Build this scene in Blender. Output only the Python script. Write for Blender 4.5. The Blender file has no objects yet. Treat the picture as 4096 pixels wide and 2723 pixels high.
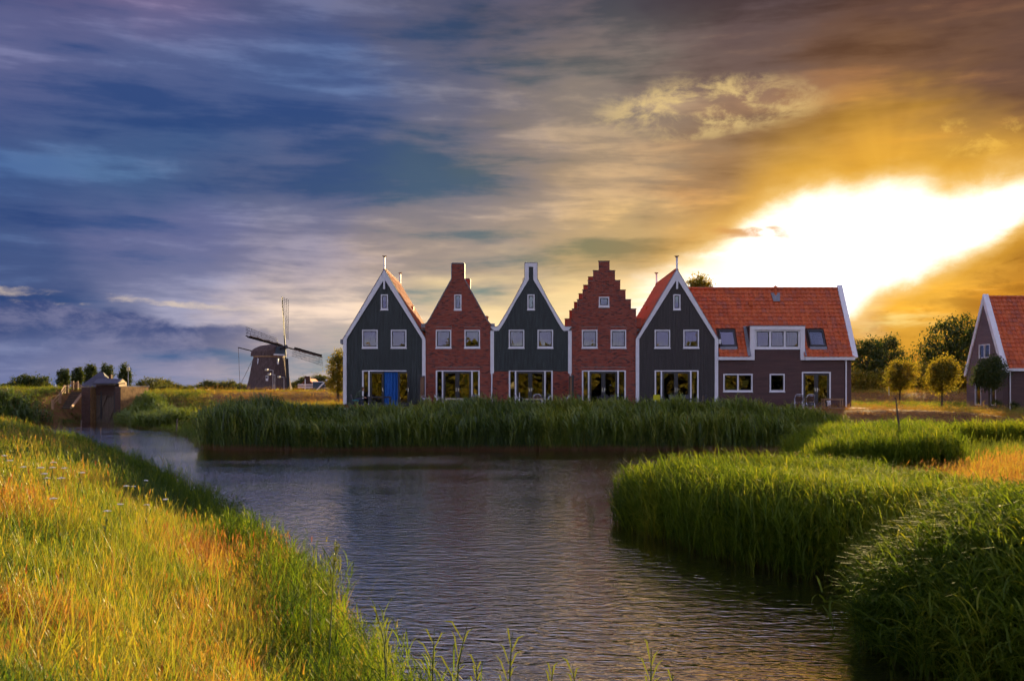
import bpy, bmesh, math, random
import numpy as np
from mathutils import Vector, Matrix, Euler

random.seed(7); rng = np.random.default_rng(7)
scene = bpy.context.scene
COL = scene.collection
R = math.radians

# ------------------------------------------------------------------ camera
F = 3960.0            # focal length in photograph pixels (4096 wide)
CX, HY = 2048.0, 1566.0
ZC = 2.95             # eye height over the water (z = 0)
cam = bpy.data.cameras.new('camera'); cam_o = bpy.data.objects.new('camera', cam); COL.objects.link(cam_o)
cam_o.location = (0, 0, ZC); cam_o.rotation_euler = (R(90), 0, 0)
cam.sensor_width = 36.0; cam.lens = 36.0 * F / 4096.0
cam.shift_y = (HY - 2723 / 2) / 4096.0
cam.clip_start = 0.05; cam.clip_end = 12000
scene.camera = cam_o

# ------------------------------------------------------------------ sky
SUN_AZ, SUN_EL = R(20.8), R(10.4)
EXPOSURE = 1.5
world = bpy.data.worlds.new('World'); scene.world = world; world.use_nodes = True
def build_world():
    nt = world.node_tree; nt.nodes.clear(); N = nt.nodes.new; L = nt.links.new
    def math_(op, a, b=None, c=None, clamp=False):
        n = N('ShaderNodeMath'); n.operation = op; n.use_clamp = clamp
        for i, v in enumerate((a, b, c)):
            if v is None: continue
            if hasattr(v, 'links'): L(v, n.inputs[i])
            else: n.inputs[i].default_value = v
        return n.outputs[0]
    def sstep(v, lo, hi):
        n = N('ShaderNodeMapRange'); n.interpolation_type = 'SMOOTHSTEP'
        L(v, n.inputs[0])
        for i, x in ((1, lo), (2, hi)):
            if hasattr(x, 'links'): L(x, n.inputs[i])
            else: n.inputs[i].default_value = x
        return n.outputs[0]
    def mix(f, a, b, mode='MIX'):
        n = N('ShaderNodeMix'); n.data_type = 'RGBA'; n.blend_type = mode; n.clamp_factor = True
        for s, v in ((n.inputs[0], f), (n.inputs[6], a), (n.inputs[7], b)):
            if hasattr(v, 'links'): L(v, s)
            elif isinstance(v, (int, float)): s.default_value = v
            else: s.default_value = (*v, 1)
        return n.outputs[2]
    def lin(c): return tuple(((x/255)/12.92 if x/255 <= .04045 else ((x/255+.055)/1.055)**2.4) for x in c)
    tc = N('ShaderNodeTexCoord'); sep = N('ShaderNodeSeparateXYZ'); L(tc.outputs['Generated'], sep.inputs[0])
    x, y, z = sep.outputs
    az = math_('ARCTAN2', x, y); el = math_('ARCSINE', z)
    comb = N('ShaderNodeCombineXYZ'); L(az, comb.inputs[0]); L(el, comb.inputs[1])
    def noise(sx, sy, scale, detail, rough=.55, dist=0.0, off=0.0, rot=0.0):
        m = N('ShaderNodeMapping'); m.inputs['Scale'].default_value = (sx, sy, 1); m.inputs['Location'].default_value = (off, off*.7, off*.3)
        m.inputs['Rotation'].default_value = (0, 0, rot)
        L(comb.outputs[0], m.inputs['Vector'])
        n = N('ShaderNodeTexNoise'); n.inputs['Scale'].default_value = scale; n.inputs['Detail'].default_value = detail
        n.inputs['Roughness'].default_value = rough; n.inputs['Distortion'].default_value = dist
        L(m.outputs[0], n.inputs['Vector']); return n.outputs['Fac']
    wob = noise(1, 2.6, 6, 4, .6, 0, 3.1); wob2 = wob
    azw = math_('MULTIPLY_ADD', math_('SUBTRACT', wob, .5), .22, az)
    elw = math_('MULTIPLY_ADD', math_('SUBTRACT', wob2, .5), .085, el)
    AZ0, AZ1, EL1 = -.62, .62, .42
    A = math_('DIVIDE', math_('SUBTRACT', azw, AZ0), AZ1 - AZ0)
    A_s = math_('DIVIDE', math_('SUBTRACT', az, AZ0), AZ1 - AZ0)
    pxs = (0, 600, 1200, 1800, 2400, 3000, 3500, 4096)
    a_of = lambda px: (math.atan((px - CX) / F) - AZ0) / (AZ1 - AZ0)
    e_of = lambda px, py: math.atan((HY - py) / F * math.cos(math.atan((px - CX) / F)))
    rows = [
     (0.0,  [(112,120,165),(148,144,172),(196,176,172),(214,190,152),(228,200,146),(248,220,165),(214,150,50),(200,134,42)]),
     (4.0,  [(62,82,132),(118,122,158),(188,172,166),(214,190,156),(222,196,156),(250,235,215),(236,176,74),(192,130,48)]),
     (8.0,  [(58,82,134),(98,104,150),(120,118,146),(164,146,134),(202,168,114),(222,172,98),(246,190,95),(206,144,60)]),
     (12.0, [(46,78,134),(54,86,136),(84,96,136),(124,120,132),(164,140,114),(168,128,86),(200,138,56),(152,108,64)]),
     (17.0, [(88,94,142),(74,90,140),(62,86,138),(98,100,124),(140,126,116),(116,94,86),(128,93,68),(106,78,66)]),
     (22.0, [(78,70,116),(114,100,142),(76,84,128),(86,88,116),(106,94,100),(92,76,80),(92,68,64),(82,58,54)]),
    ]
    outs = []
    for _, cols in rows:
        r = N('ShaderNodeValToRGB'); r.color_ramp.interpolation = 'EASE'
        e = r.color_ramp.elements
        while len(e) < len(cols): e.new(.5)
        for i, (px, c) in enumerate(zip(pxs, cols)):
            e[i].position = a_of(px); e[i].color = (*lin(c), 1)
        L(A, r.inputs[0]); outs.append(r.outputs[0])
    col = outs[0]
    for i in range(1, len(rows)):
        col = mix(sstep(elw, R(rows[i-1][0]), R(rows[i][0])), col, outs[i])
    # long cloud streaks and soft billows
    st = noise(2.2, 14, 1.3, 5, .54, .15, 1.7, .04)
    st2 = noise(2.6, 15, 2.4, 5, .56, .2, 6.3, -.05)
    tex = noise(3.2, 6.2, 6.0, 6, .66, .3, 21.0)
    bill = tex
    sunward = sstep(az, R(-6), R(16))
    s = math_('ADD', math_('MULTIPLY', st, .70), math_('ADD', math_('MULTIPLY', st2, .34), math_('MULTIPLY', bill, .08)))
    dark = sstep(s, .575, .45); light = sstep(s, .57, .69)
    darkc = mix(sunward, (.24, .56, .80), (.60, .55, .52))
    lightc = mix(sunward, (2.0, 1.82, 1.48), (1.75, 1.65, 1.35))
    col = mix(math_('MULTIPLY', dark, .92), col, mix(1.0, col, darkc, 'MULTIPLY'))
    col = mix(math_('MULTIPLY', light, .95), col, mix(1.0, col, lightc, 'MULTIPLY'))
    def blob(px, py, rx, ry):
        a0, e0 = math.atan((px-CX)/F), e_of(px, py)
        dx = math_('DIVIDE', math_('SUBTRACT', az, a0), rx/F); dy = math_('DIVIDE', math_('SUBTRACT', elw, e0), ry/F)
        return sstep(math_('ADD', math_('MULTIPLY', dx, dx), math_('MULTIPLY', dy, dy)), 1.0, .1)
    def curve(pts, src=None):                # el as a function of az
        r = N('ShaderNodeValToRGB'); r.color_ramp.interpolation = 'LINEAR'; e = r.color_ramp.elements
        while len(e) < len(pts): e.new(.5)
        for i, (px, py) in enumerate(pts):
            v = max(0, (e_of(px, py) + .1) / .5); e[i].position = a_of(px); e[i].color = (v, v, v, 1)
        L(src or A_s, r.inputs[0])
        s_ = N('ShaderNodeSeparateColor'); L(r.outputs[0], s_.inputs[0])
        return math_('SUBTRACT', math_('MULTIPLY', s_.outputs[0], .5), .1)
    gold = math_('MULTIPLY', blob(2830, 430, 520, 150), sstep(tex, .42, .64))
    col = mix(math_('MULTIPLY', gold, .85), col, lin((232, 200, 134)))
    gold2 = math_('MULTIPLY', blob(3900, 520, 260, 90), sstep(tex, .45, .62))
    col = mix(math_('MULTIPLY', gold2, .8), col, lin((236, 190, 96)))
    gold3 = math_('MULTIPLY', blob(2080, 1150, 560, 150), sstep(st, .44, .62))
    col = mix(math_('MULTIPLY', gold3, .75), col, lin((244, 214, 150)))
    # low dark cumulus on the left with a bright gap above it
    w3 = noise(1.7, 3.0, 10, 6, .6, .2, 30.0); fine = w3; e_f = math_('MULTIPLY_ADD', math_('SUBTRACT', fine, .5), .030, el)
    gap = math_('MULTIPLY', sstep(e_f, curve([(0,1212),(600,1222),(1000,1250)]), curve([(0,1196),(600,1208),(1000,1235)])),
                            sstep(e_f, curve([(0,1140),(600,1182),(1000,1215)]), curve([(0,1172),(600,1198),(1000,1232)])))
    gap = math_('MULTIPLY', gap, sstep(az, R(-12), R(-21)))
    col = mix(math_('MULTIPLY', gap, sstep(math_('MULTIPLY_ADD', tex, .5, st2), .55, .82)), col, lin((222, 200, 178)))
    lowtop = curve([(0,1212),(140,1180),(260,1212),(420,1240),(640,1262),(820,1288),(1010,1305),(1200,1330)])
    low = sstep(math_('SUBTRACT', lowtop, e_f), -.002, .006)
    lowfade = math_('MULTIPLY', sstep(math_('SUBTRACT', lowtop, el), .06, .0), sstep(az, R(-9), R(-20)))
    bl = tex
    col = mix(math_('MULTIPLY', low, lowfade), col, mix(sstep(bl, .38, .66), lin((50, 70, 124)), lin((112, 114, 152))))
    # the burnt-out hole in front of the sun
    e_h = math_('MULTIPLY_ADD', math_('SUBTRACT', w3, .5), .034, el)
    up = curve([(2350,1120),(2560,1090),(2760,1010),(2900,930),(3000,850),(3100,795),(3208,752),(3325,738),(3405,752),(3548,692),(3682,705),(3798,748),(3878,730),(3949,700),(4096,690),(4300,700)])
    dn = curve([(2300,1800),(3370,1700),(3385,1290),(3512,1190),(3700,1116),(3833,1053),(4012,955),(4096,893),(4300,800)])
    du = math_('SUBTRACT', up, e_h); dd = math_('SUBTRACT', e_h, dn)
    endfade = sstep(az, R(4.5), R(11))
    rim = math_('MULTIPLY', math_('MULTIPLY', sstep(du, -.055, .01), sstep(dd, -.045, .01)), sstep(az, R(5), R(15)))
    col = mix(math_('MULTIPLY', rim, .62), col, lin((252, 188, 74)))
    sa, se = math.atan((3555-CX)/F), e_of(3555, 800)
    ang = math_('ARCTAN2', math_('SUBTRACT', el, se), math_('SUBTRACT', az, sa))
    rn = N('ShaderNodeTexNoise'); rn.noise_dimensions = '1D'; rn.inputs['Scale'].default_value = 2.4; rn.inputs['Detail'].default_value = 1; L(ang, rn.inputs['W'])
    sglow = math_('MULTIPLY', blob(3560, 740, 640, 420), math_('MULTIPLY_ADD', sstep(rn.outputs[0], .34, .70), .24, .60))
    col = mix(math_('MULTIPLY', sglow, .55), col, lin((255, 196, 84)))
    halo = math_('MULTIPLY', math_('MULTIPLY', sstep(du, -.020, .022), sstep(dd, -.016, .016)), endfade)
    col = mix(halo, col, (1.05, .74, .32))
    hole = math_('MULTIPLY', math_('MULTIPLY', sstep(du, -.006, .034), sstep(dd, -.004, .026)), endfade)
    hole = math_('MULTIPLY', hole, math_('SUBTRACT', 1.0, math_('MULTIPLY', math_('MULTIPLY', sstep(st2, .42, .60), sstep(az, R(17.5), R(11))), .55)))
    col = mix(hole, col, (1.9, 1.8, 1.7))
    bank = math_('MULTIPLY', math_('MULTIPLY', sstep(dd, .0, -.03), sstep(az, R(15), R(19))), sstep(y, .5, .75))
    col = mix(math_('MULTIPLY', bank, math_('MULTIPLY', sstep(tex, .52, .38), .55)), col, mix(1.0, col, (.66, .60, .58), 'MULTIPLY'))
    lines = math_('MULTIPLY', bank, math_('MULTIPLY', sstep(st2, .54, .68), sstep(dd, -.085, -.03)))
    col = mix(math_('MULTIPLY', lines, .8), col, lin((255, 224, 140)))
    wisp = math_('MULTIPLY', blob(3010, 925, 190, 42), sstep(w3, .36, .55))
    col = mix(math_('MULTIPLY', wisp, .85), col, lin((214, 152, 84)))
    # clear evening sky behind and above the cloud bank
    sky = N('ShaderNodeTexSky'); sky.sky_type = 'NISHITA'; sky.sun_disc = False
    sky.sun_elevation = SUN_EL; sky.sun_rotation = SUN_AZ; sky.air_density = 1.1; sky.dust_density = 1.0; sky.ozone_density = 1.4
    clear = mix(1.0, sky.outputs[0], (SKY_K, SKY_K, SKY_K), 'MULTIPLY')
    # broken lavender evening cloud goes on behind and above
    clear = mix(sstep(st, .25, .62), clear, BACK_CLOUD)
    back = math_('MAXIMUM', sstep(y, .78, .10), sstep(z, .42, .75))
    k = .5 ** EXPOSURE
    hs = N('ShaderNodeHueSaturation'); L(math_('MULTIPLY_ADD', sunward, .10, .92), hs.inputs['Saturation']); L(col, hs.inputs['Color']); col = hs.outputs[0]
    col = mix(1.0, col, (k, k, k), 'MULTIPLY')
    col = mix(back, col, clear)
    bg = N('ShaderNodeBackground'); bg.inputs['Strength'].default_value = 1.0
    L(col, bg.inputs['Color']); o = N('ShaderNodeOutputWorld'); L(bg.outputs[0], o.inputs[0])
SKY_K = 0.10; BACK_CLOUD = (.215, .196, .305)
build_world()

sun = bpy.data.lights.new('sun', 'SUN'); sun.energy = 5.0; sun.angle = R(0.6); sun.color = (1.0, .73, .34)
sun_o = bpy.data.objects.new('sun', sun); COL.objects.link(sun_o)
sdir = Vector((math.sin(SUN_AZ)*math.cos(SUN_EL), math.cos(SUN_AZ)*math.cos(SUN_EL), math.sin(SUN_EL)))
sun_o.rotation_euler = sdir.to_track_quat('Z', 'Y').to_euler(); sun_o.location = (60, 160, 60)

vs = scene.view_settings; vs.view_transform = 'Standard'; vs.look = 'None'; vs.exposure = EXPOSURE; vs.gamma = 1.0; vs.use_curve_mapping = False
scene.cycles.use_denoising = True
scene.cycles.use_adaptive_sampling = True; scene.cycles.adaptive_threshold = .035; scene.cycles.adaptive_min_samples = 12
scene.cycles.max_bounces = 5; scene.cycles.diffuse_bounces = 2; scene.cycles.glossy_bounces = 2
scene.cycles.transmission_bounces = 4; scene.cycles.transparent_max_bounces = 8
scene.cycles.sample_clamp_indirect = 6.0; scene.cycles.caustics_reflective = False; scene.cycles.caustics_refractive = False

# ------------------------------------------------------------------ helpers
def P(px, py, Y): return Vector(((px - CX) / F * Y, Y, ZC + (HY - py) / F * Y))
def XP(px, Y): return (px - CX) / F * Y
def ZP(py, Y): return ZC + (HY - py) / F * Y

class MB:
    """collects shapes in world space; build() links them as one mesh object"""
    def __init__(s): s.v = []; s.f = []; s.t = []; s.tint = 0.5; s.smooth = False
    def face(s, idx): s.f.append(tuple(idx)); s.t.append(s.tint)
    def quad(s, a, b, c, d): n = len(s.v); s.v += [tuple(a), tuple(b), tuple(c), tuple(d)]; s.face((n, n+1, n+2, n+3)); return s
    def tri(s, a, b, c): n = len(s.v); s.v += [tuple(a), tuple(b), tuple(c)]; s.face((n, n+1, n+2)); return s
    def hexa(s, p, skip=()):
        n = len(s.v); s.v += [tuple(q) for q in p]
        for i, q in enumerate(((0,3,2,1),(4,5,6,7),(0,1,5,4),(1,2,6,5),(2,3,7,6),(3,0,4,7))):
            if i in skip: continue
            s.face([n+j for j in q])
        return s
    def box(s, x0, x1, y0, y1, z0, z1, skip=()):
        return s.hexa([(x0,y0,z0),(x1,y0,z0),(x1,y1,z0),(x0,y1,z0),(x0,y0,z1),(x1,y0,z1),(x1,y1,z1),(x0,y1,z1)], skip)
    def prism(s, poly, y0, y1):            # polygon in (x,z), extruded along y
        n = len(s.v); k = len(poly)
        s.v += [(x, y0, z) for x, z in poly] + [(x, y1, z) for x, z in poly]
        s.face(range(n, n+k)); s.face([n+k+i for i in reversed(range(k))])
        for i in range(k): j = (i+1) % k; s.face((n+i, n+k+i, n+k+j, n+j))
        return s
    def prismx(s, poly, x0, x1):           # polygon in (y,z), extruded along x
        n = len(s.v); k = len(poly)
        s.v += [(x0, y, z) for y, z in poly] + [(x1, y, z) for y, z in poly]
        s.face(range(n, n+k)); s.face([n+k+i for i in reversed(range(k))])
        for i in range(k): j = (i+1) % k; s.face((n+i, n+k+i, n+k+j, n+j))
        return s
    def prismz(s, poly, z0, z1):
        n = len(s.v); k = len(poly)
        s.v += [(x, y, z0) for x, y in poly] + [(x, y, z1) for x, y in poly]
        s.face(range(n, n+k)); s.face([n+k+i for i in reversed(range(k))])
        for i in range(k): j = (i+1) % k; s.face((n+i, n+k+i, n+k+j, n+j))
        return s
    def tube(s, pts, r, sides=6, r1=None, caps=True):
        pts = [Vector(p) for p in pts]; k = len(pts); n0 = len(s.v)
        rs = r if isinstance(r, (list, tuple)) else [r + ((r1 if r1 is not None else r) - r) * i / max(1, k-1) for i in range(k)]
        ref = None
        for i, p in enumerate(pts):
            d = (pts[min(i+1, k-1)] - pts[max(i-1, 0)]).normalized()
            if ref is None: ref = Vector((0,0,1)) if abs(d.z) < .9 else Vector((1,0,0))
            u = d.cross(ref); u = u.normalized() if u.length > 1e-4 else d.orthogonal().normalized()
            w = u.cross(d).normalized(); ref = w
            for j in range(sides):
                a = 2*math.pi*j/sides; s.v.append(tuple(p + (u*math.cos(a) + w*math.sin(a))*rs[i]))
        for i in range(k-1):
            for j in range(sides):
                a = n0+i*sides+j; b = n0+i*sides+(j+1) % sides; s.face((a, b, b+sides, a+sides))
        if caps: s.face([n0+j for j in reversed(range(sides))]); s.face([n0+(k-1)*sides+j for j in range(sides)])
        return s
    def ribbon(s, pts, widths, side):      # flat strip along pts
        side = Vector(side); n = len(s.v)
        for p, w in zip(pts, widths): s.v += [tuple(Vector(p) - side*w*.5), tuple(Vector(p) + side*w*.5)]
        for i in range(len(pts)-1): s.face((n+2*i, n+2*i+1, n+2*i+3, n+2*i+2))
        return s
    def lathe(s, c, prof, sides=16, cap=True, rot=0.0):
        n = len(s.v)
        for r, z in prof:
            for j in range(sides):
                a = 2*math.pi*j/sides + rot; s.v.append((c[0]+r*math.cos(a), c[1]+r*math.sin(a), c[2]+z))
        for i in range(len(prof)-1):
            for j in range(sides):
                a = n+i*sides+j; b = n+i*sides+(j+1) % sides; s.face((a, b, b+sides, a+sides))
        if cap: s.face([n+j for j in reversed(range(sides))]); s.face([n+(len(prof)-1)*sides+j for j in range(sides)])
        return s
    def mesh(s, name, mat, org=(0,0,0), hattr=None):
        me = bpy.data.meshes.new(name)
        o = Vector(org); me.from_pydata([(a-o.x, b-o.y, c-o.z) for a, b, c in s.v], [], s.f)
        at = me.attributes.new('tint', 'FLOAT', 'FACE'); at.data.foreach_set('value', s.t)
        if hattr is not None:
            h = me.attributes.new('h', 'FLOAT', 'POINT'); h.data.foreach_set('value', hattr)
        if mat is not None: me.materials.append(mat)
        if s.smooth: me.polygons.foreach_set('use_smooth', [True]*len(me.polygons))
        return me
    def build(s, name, mat, parent=None, **kw):
        org = parent_origin(parent) if parent else (0, 0, 0)
        o = bpy.data.objects.new(name, s.mesh(name, mat, org)); COL.objects.link(o)
        if parent: o.parent = parent
        for k, v in kw.items(): o[k] = v
        return o
def parent_origin(o):
    p = Vector((0, 0, 0))
    while o: p += o.location; o = o.parent
    return p
def thing(name, loc, label, cat, group=None):
    o = bpy.data.objects.new(name, None); COL.objects.link(o); o.location = loc; o.empty_display_size = .2
    o['label'] = label; o['category'] = cat
    if group: o['group'] = group
    return o
def tag(o, label, cat, group=None):
    o['label'] = label; o['category'] = cat
    if group: o['group'] = group
    return o
def copy_tree(o, parent=None):
    c = o.copy(); COL.objects.link(c); c.parent = parent
    for ch in list(o.children): copy_tree(ch, c)
    return c

# ------------------------------------------------------------------ materials
MATS = {}
def new_mat(name):
    m = bpy.data.materials.new(name); m.use_nodes = True; m.node_tree.nodes.clear(); MATS[name] = m
    return m, m.node_tree.nodes.new, m.node_tree.links.new
def simple(name, color, rough=.6, var=.25, scale=6.0, bump=.0, bscale=40.0, metallic=0.0, spec=.4, stretch=(1,1,1), tint=None, var_col=None):
    m, N, L = new_mat(name)
    out = N('ShaderNodeOutputMaterial'); b = N('ShaderNodeBsdfPrincipled'); L(b.outputs[0], out.inputs[0])
    b.inputs['Roughness'].default_value = rough; b.inputs['Metallic'].default_value = metallic; b.inputs['Specular IOR Level'].default_value = spec
    tc = N('ShaderNodeNewGeometry'); mp = N('ShaderNodeMapping'); mp.inputs['Scale'].default_value = stretch; L(tc.outputs['Position'], mp.inputs[0])
    n = N('ShaderNodeTexNoise'); n.inputs['Scale'].default_value = scale; n.inputs['Detail'].default_value = 6; n.inputs['Roughness'].default_value = .65; L(mp.outputs[0], n.inputs[0])
    r = N('ShaderNodeValToRGB'); r.color_ramp.elements[0].position = .3; r.color_ramp.elements[1].position = .7
    c2 = var_col or tuple(min(1, c*(1+var)) for c in color); c1 = tuple(c*(1-var) for c in color)
    r.color_ramp.elements[0].color = (*c1, 1); r.color_ramp.elements[1].color = (*c2, 1); L(n.outputs[0], r.inputs[0])
    cs = r.outputs[0]
    if tint is not None:      # per-piece colours from the face attribute
        a = N('ShaderNodeAttribute'); a.attribute_name = 'tint'
        tr = N('ShaderNodeValToRGB'); e = tr.color_ramp.elements
        while len(e) < len(tint): e.new(.5)
        for i, c in enumerate(tint): e[i].position = i/(len(tint)-1); e[i].color = (*c, 1)
        L(a.outputs['Fac'], tr.inputs[0])
        mx = N('ShaderNodeMix'); mx.data_type = 'RGBA'; mx.blend_type = 'MULTIPLY'; mx.inputs[0].default_value = 1
        L(tr.outputs[0], mx.inputs[6]); L(cs, mx.inputs[7]); cs = mx.outputs[2]
    L(cs, b.inputs['Base Color'])
    if bump:
        n2 = N('ShaderNodeTexNoise'); n2.inputs['Scale'].default_value = bscale; n2.inputs['Detail'].default_value = 4; L(mp.outputs[0], n2.inputs[0])
        bp = N('ShaderNodeBump'); bp.inputs['Strength'].default_value = bump; bp.inputs['Distance'].default_value = .02
        L(n2.outputs[0], bp.inputs['Height']); L(bp.outputs[0], b.inputs['Normal'])
    return m
M_white = simple('white_paint', (.72, .70, .72), .45, .06, 3)
M_clad = simple('dark_green_cladding', (.026, .034, .034), .5, .5, 1.6, .15, 60, stretch=(6,6,.6))
M_brown = simple('brown_cladding', (.066, .024, .020), .5, .3, 1.2, .15, 60, stretch=(.6,.6,6))
M_clad5 = simple('umber_cladding', (.036, .029, .028), .5, .35, 1.2, .15, 60, stretch=(6,6,.6))
M_lav = simple('taupe_clapboard', (.15, .095, .095), .55, .25, 1.5, .15, 60, stretch=(.6,.6,6))
M_brick = simple('red_brick', (1, 1, 1), .8, .18, 9, .5, 70, spec=.2, tint=[(.10,.034,.030),(.26,.056,.036),(.33,.075,.046),(.37,.10,.062),(.14,.055,.055)])
M_mortar = simple('mortar', (.25, .18, .16), .9, .2, 8, .3)
M_dbrick = simple('dark_brick', (1, 1, 1), .85, .25, 6, .5, 50, spec=.2, tint=[(.055,.030,.026),(.085,.042,.034),(.11,.052,.038),(.085,.055,.046)])
M_ybrick = simple('sun_tinted_brick', (.30, .17, .07), .9, .45, 2.5, .4, 30, spec=.2)  # golden brick tone with the low sun's light put into the colour
M_tile = simple('orange_roof_tile', (1, 1, 1), .55, .24, 1.1, .25, 50, spec=.35, tint=[(.50,.088,.020),(.56,.100,.022),(.60,.118,.026),(.55,.115,.034),(.44,.10,.045)])
M_roofdeck = simple('roof_deck', (.09, .04, .03), .9, .2)
M_lead = simple('lead_sheet', (.20, .20, .22), .5, .25, 8, .2)
M_dark = simple('dark_grey_frame', (.035, .033, .036), .4, .15, 3)
M_metal = simple('aluminium', (.75, .75, .78), .25, .05, 4, metallic=1.0)
M_steel = simple('galvanised_steel', (.45, .44, .44), .45, .12, 4, metallic=.6)
M_wood = simple('weathered_wood', (.30, .17, .085), .75, .35, 3, .3, 40, stretch=(1,1,6))
M_wood2 = simple('grey_timber', (.16, .115, .085), .8, .35, 3, .3, 40, stretch=(6,6,1))
M_thatch = simple('thatch', (.105, .072, .066), .95, .42, 1.3, .9, 9, spec=.1, stretch=(3,3,.7))
M_bluewood = simple('blue_grey_boards', (.055, .085, .12), .6, .25, 2, .1)
M_conc = simple('concrete_paving', (.36, .33, .33), .85, .2, 2, .2, 60)
M_plaster = simple('interior_plaster', (.20, .16, .125), .9, .08, 1)
M_floor = simple('interior_floor', (.20, .13, .08), .5, .2, 2)
M_curt = simple('pale_curtain', (.30, .33, .42), .9, .08, 4)
M_curty = simple('net_curtain', (.26, .24, .19), .9, .1, 4)
M_curto = simple('orange_curtain', (.55, .14, .05), .9, .15, 4)
M_curtb = simple('blue_curtain', (.02, .12, .42), .8, .15, 4)
M_resin = simple('dark_resin', (.045, .042, .055), .45, .1, 4)
M_teal = simple('teal_cushion', (.02, .32, .34), .8, .1, 6)
M_yellow = simple('yellow_fabric', (.62, .58, .02), .7, .1, 6)
M_weave = simple('brown_weave', (.07, .035, .025), .7, .2, 30)
M_red = simple('red_paint', (.55, .03, .03), .45, .08, 4)
M_slate = simple('slate_roof', (.05, .048, .075), .6, .25, 3, .3, 30)
M_bark = simple('bark', (.085, .060, .042), .9, .35, 9, .6, 40, stretch=(1,1,.3))
M_lampglass = simple('lamp_glass', (.75, .62, .35), .3, .05)
M_sand = simple('sandy_edge', (.30, .20, .14), .95, .3, 4, .5, 30)
M_skin = simple('skin', (.45, .25, .17), .6, .08, 20)
M_shirt = simple('dark_green_shirt', (.045, .06, .04), .85, .2, 20)
M_jeans = simple('dark_trousers', (.035, .04, .06), .85, .2, 20)
M_hair = simple('brown_hair', (.06, .035, .02), .7, .2, 40)
def glass_mat():
    m, N, L = new_mat('window_glass')
    out = N('ShaderNodeOutputMaterial'); mx = N('ShaderNodeMixShader'); t = N('ShaderNodeBsdfTransparent'); g = N('ShaderNodeBsdfGlossy')
    t.inputs[0].default_value = (.42, .44, .45, 1); g.inputs['Roughness'].default_value = .01; g.inputs['Color'].default_value = (.76, .80, 1, 1)
    fr = N('ShaderNodeFresnel'); fr.inputs['IOR'].default_value = 1.5
    ad = N('ShaderNodeMath'); ad.operation = 'ADD'; ad.inputs[1].default_value = .13; ad.use_clamp = True
    L(fr.outputs[0], ad.inputs[0]); L(ad.outputs[0], mx.inputs[0]); L(t.outputs[0], mx.inputs[1]); L(g.outputs[0], mx.inputs[2])
    # slightly uneven panes
    tc = N('ShaderNodeNewGeometry'); n = N('ShaderNodeTexNoise'); n.inputs['Scale'].default_value = 1.6; n.inputs['Detail'].default_value = 1; L(tc.outputs['Position'], n.inputs[0])
    bp = N('ShaderNodeBump'); bp.inputs['Strength'].default_value = .05; bp.inputs['Distance'].default_value = .03; L(n.outputs[0], bp.inputs['Height']); L(bp.outputs[0], g.inputs['Normal'])
    L(mx.outputs[0], out.inputs[0]); return m
M_glass = glass_mat()
def foliage_mat(name, cols, trans=.5, use_h=False, base=(.25, .16, .07), instancer=True, gloss=.022, hlo=.12, hhi=.4):
    m, N, L = new_mat(name)
    out = N('ShaderNodeOutputMaterial'); a = N('ShaderNodeAttribute'); a.attribute_name = 'tint'
    if instancer: a.attribute_type = 'INSTANCER'
    r = N('ShaderNodeValToRGB'); e = r.color_ramp.elements
    while len(e) < len(cols): e.new(.5)
    for i, c in enumerate(cols): e[i].position = i/(len(cols)-1); e[i].color = (*c, 1)
    L(a.outputs['Fac'], r.inputs[0]); cs = r.outputs[0]
    if use_h:
        h = N('ShaderNodeAttribute'); h.attribute_name = 'h'
        mr = N('ShaderNodeMapRange'); mr.inputs[1].default_value = hlo; mr.inputs[2].default_value = hhi; L(h.outputs['Fac'], mr.inputs[0])
        mx = N('ShaderNodeMix'); mx.data_type = 'RGBA'; L(mr.outputs[0], mx.inputs[0]); mx.inputs[6].default_value = (*base, 1); L(cs, mx.inputs[7]); cs = mx.outputs[2]
    d = N('ShaderNodeBsdfDiffuse'); t = N('ShaderNodeBsdfTranslucent'); ms = N('ShaderNodeMixShader'); ms.inputs[0].default_value = trans
    br = N('ShaderNodeMix'); br.data_type = 'RGBA'; br.blend_type = 'MULTIPLY'; br.inputs[0].default_value = 1; br.inputs[7].default_value = (1.5, 1.35, .7, 1)
    L(cs, br.inputs[6]); L(cs, d.inputs[0]); L(br.outputs[2], t.inputs[0]); L(d.outputs[0], ms.inputs[1]); L(t.outputs[0], ms.inputs[2])
    g = N('ShaderNodeBsdfGlossy'); g.inputs['Roughness'].default_value = .42; g.inputs[0].default_value = (1, 1, 1, 1)
    m2 = N('ShaderNodeMixShader'); m2.inputs[0].default_value = gloss; L(ms.outputs[0], m2.inputs[1]); L(g.outputs[0], m2.inputs[2])
    L(m2.outputs[0], out.inputs[0]); return m
M_grass = foliage_mat('long_grass', [(.045,.095,.012),(.115,.170,.016),(.205,.240,.022),(.30,.265,.032),(.34,.19,.042),(.27,.10,.03)], .5, True, (.13,.085,.025))
M_reed = foliage_mat('reed', [(.050,.092,.014),(.110,.165,.020),(.190,.240,.026),(.29,.30,.035)], .42, True, (.34,.17,.07), gloss=.04, hlo=.14, hhi=.28)
M_reedp = foliage_mat('bank_reed', [(.042,.082,.009),(.090,.145,.011),(.155,.210,.015),(.25,.255,.022)], .55, True, (.11,.075,.025), gloss=.008, hlo=.05, hhi=.22)
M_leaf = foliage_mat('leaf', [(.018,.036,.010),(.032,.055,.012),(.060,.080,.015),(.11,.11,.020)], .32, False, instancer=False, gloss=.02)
M_leafg = foliage_mat('golden_leaf', [(.07,.080,.010),(.14,.13,.014),(.23,.19,.02),(.32,.23,.03)], .55, False, instancer=False, gloss=.02)
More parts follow.
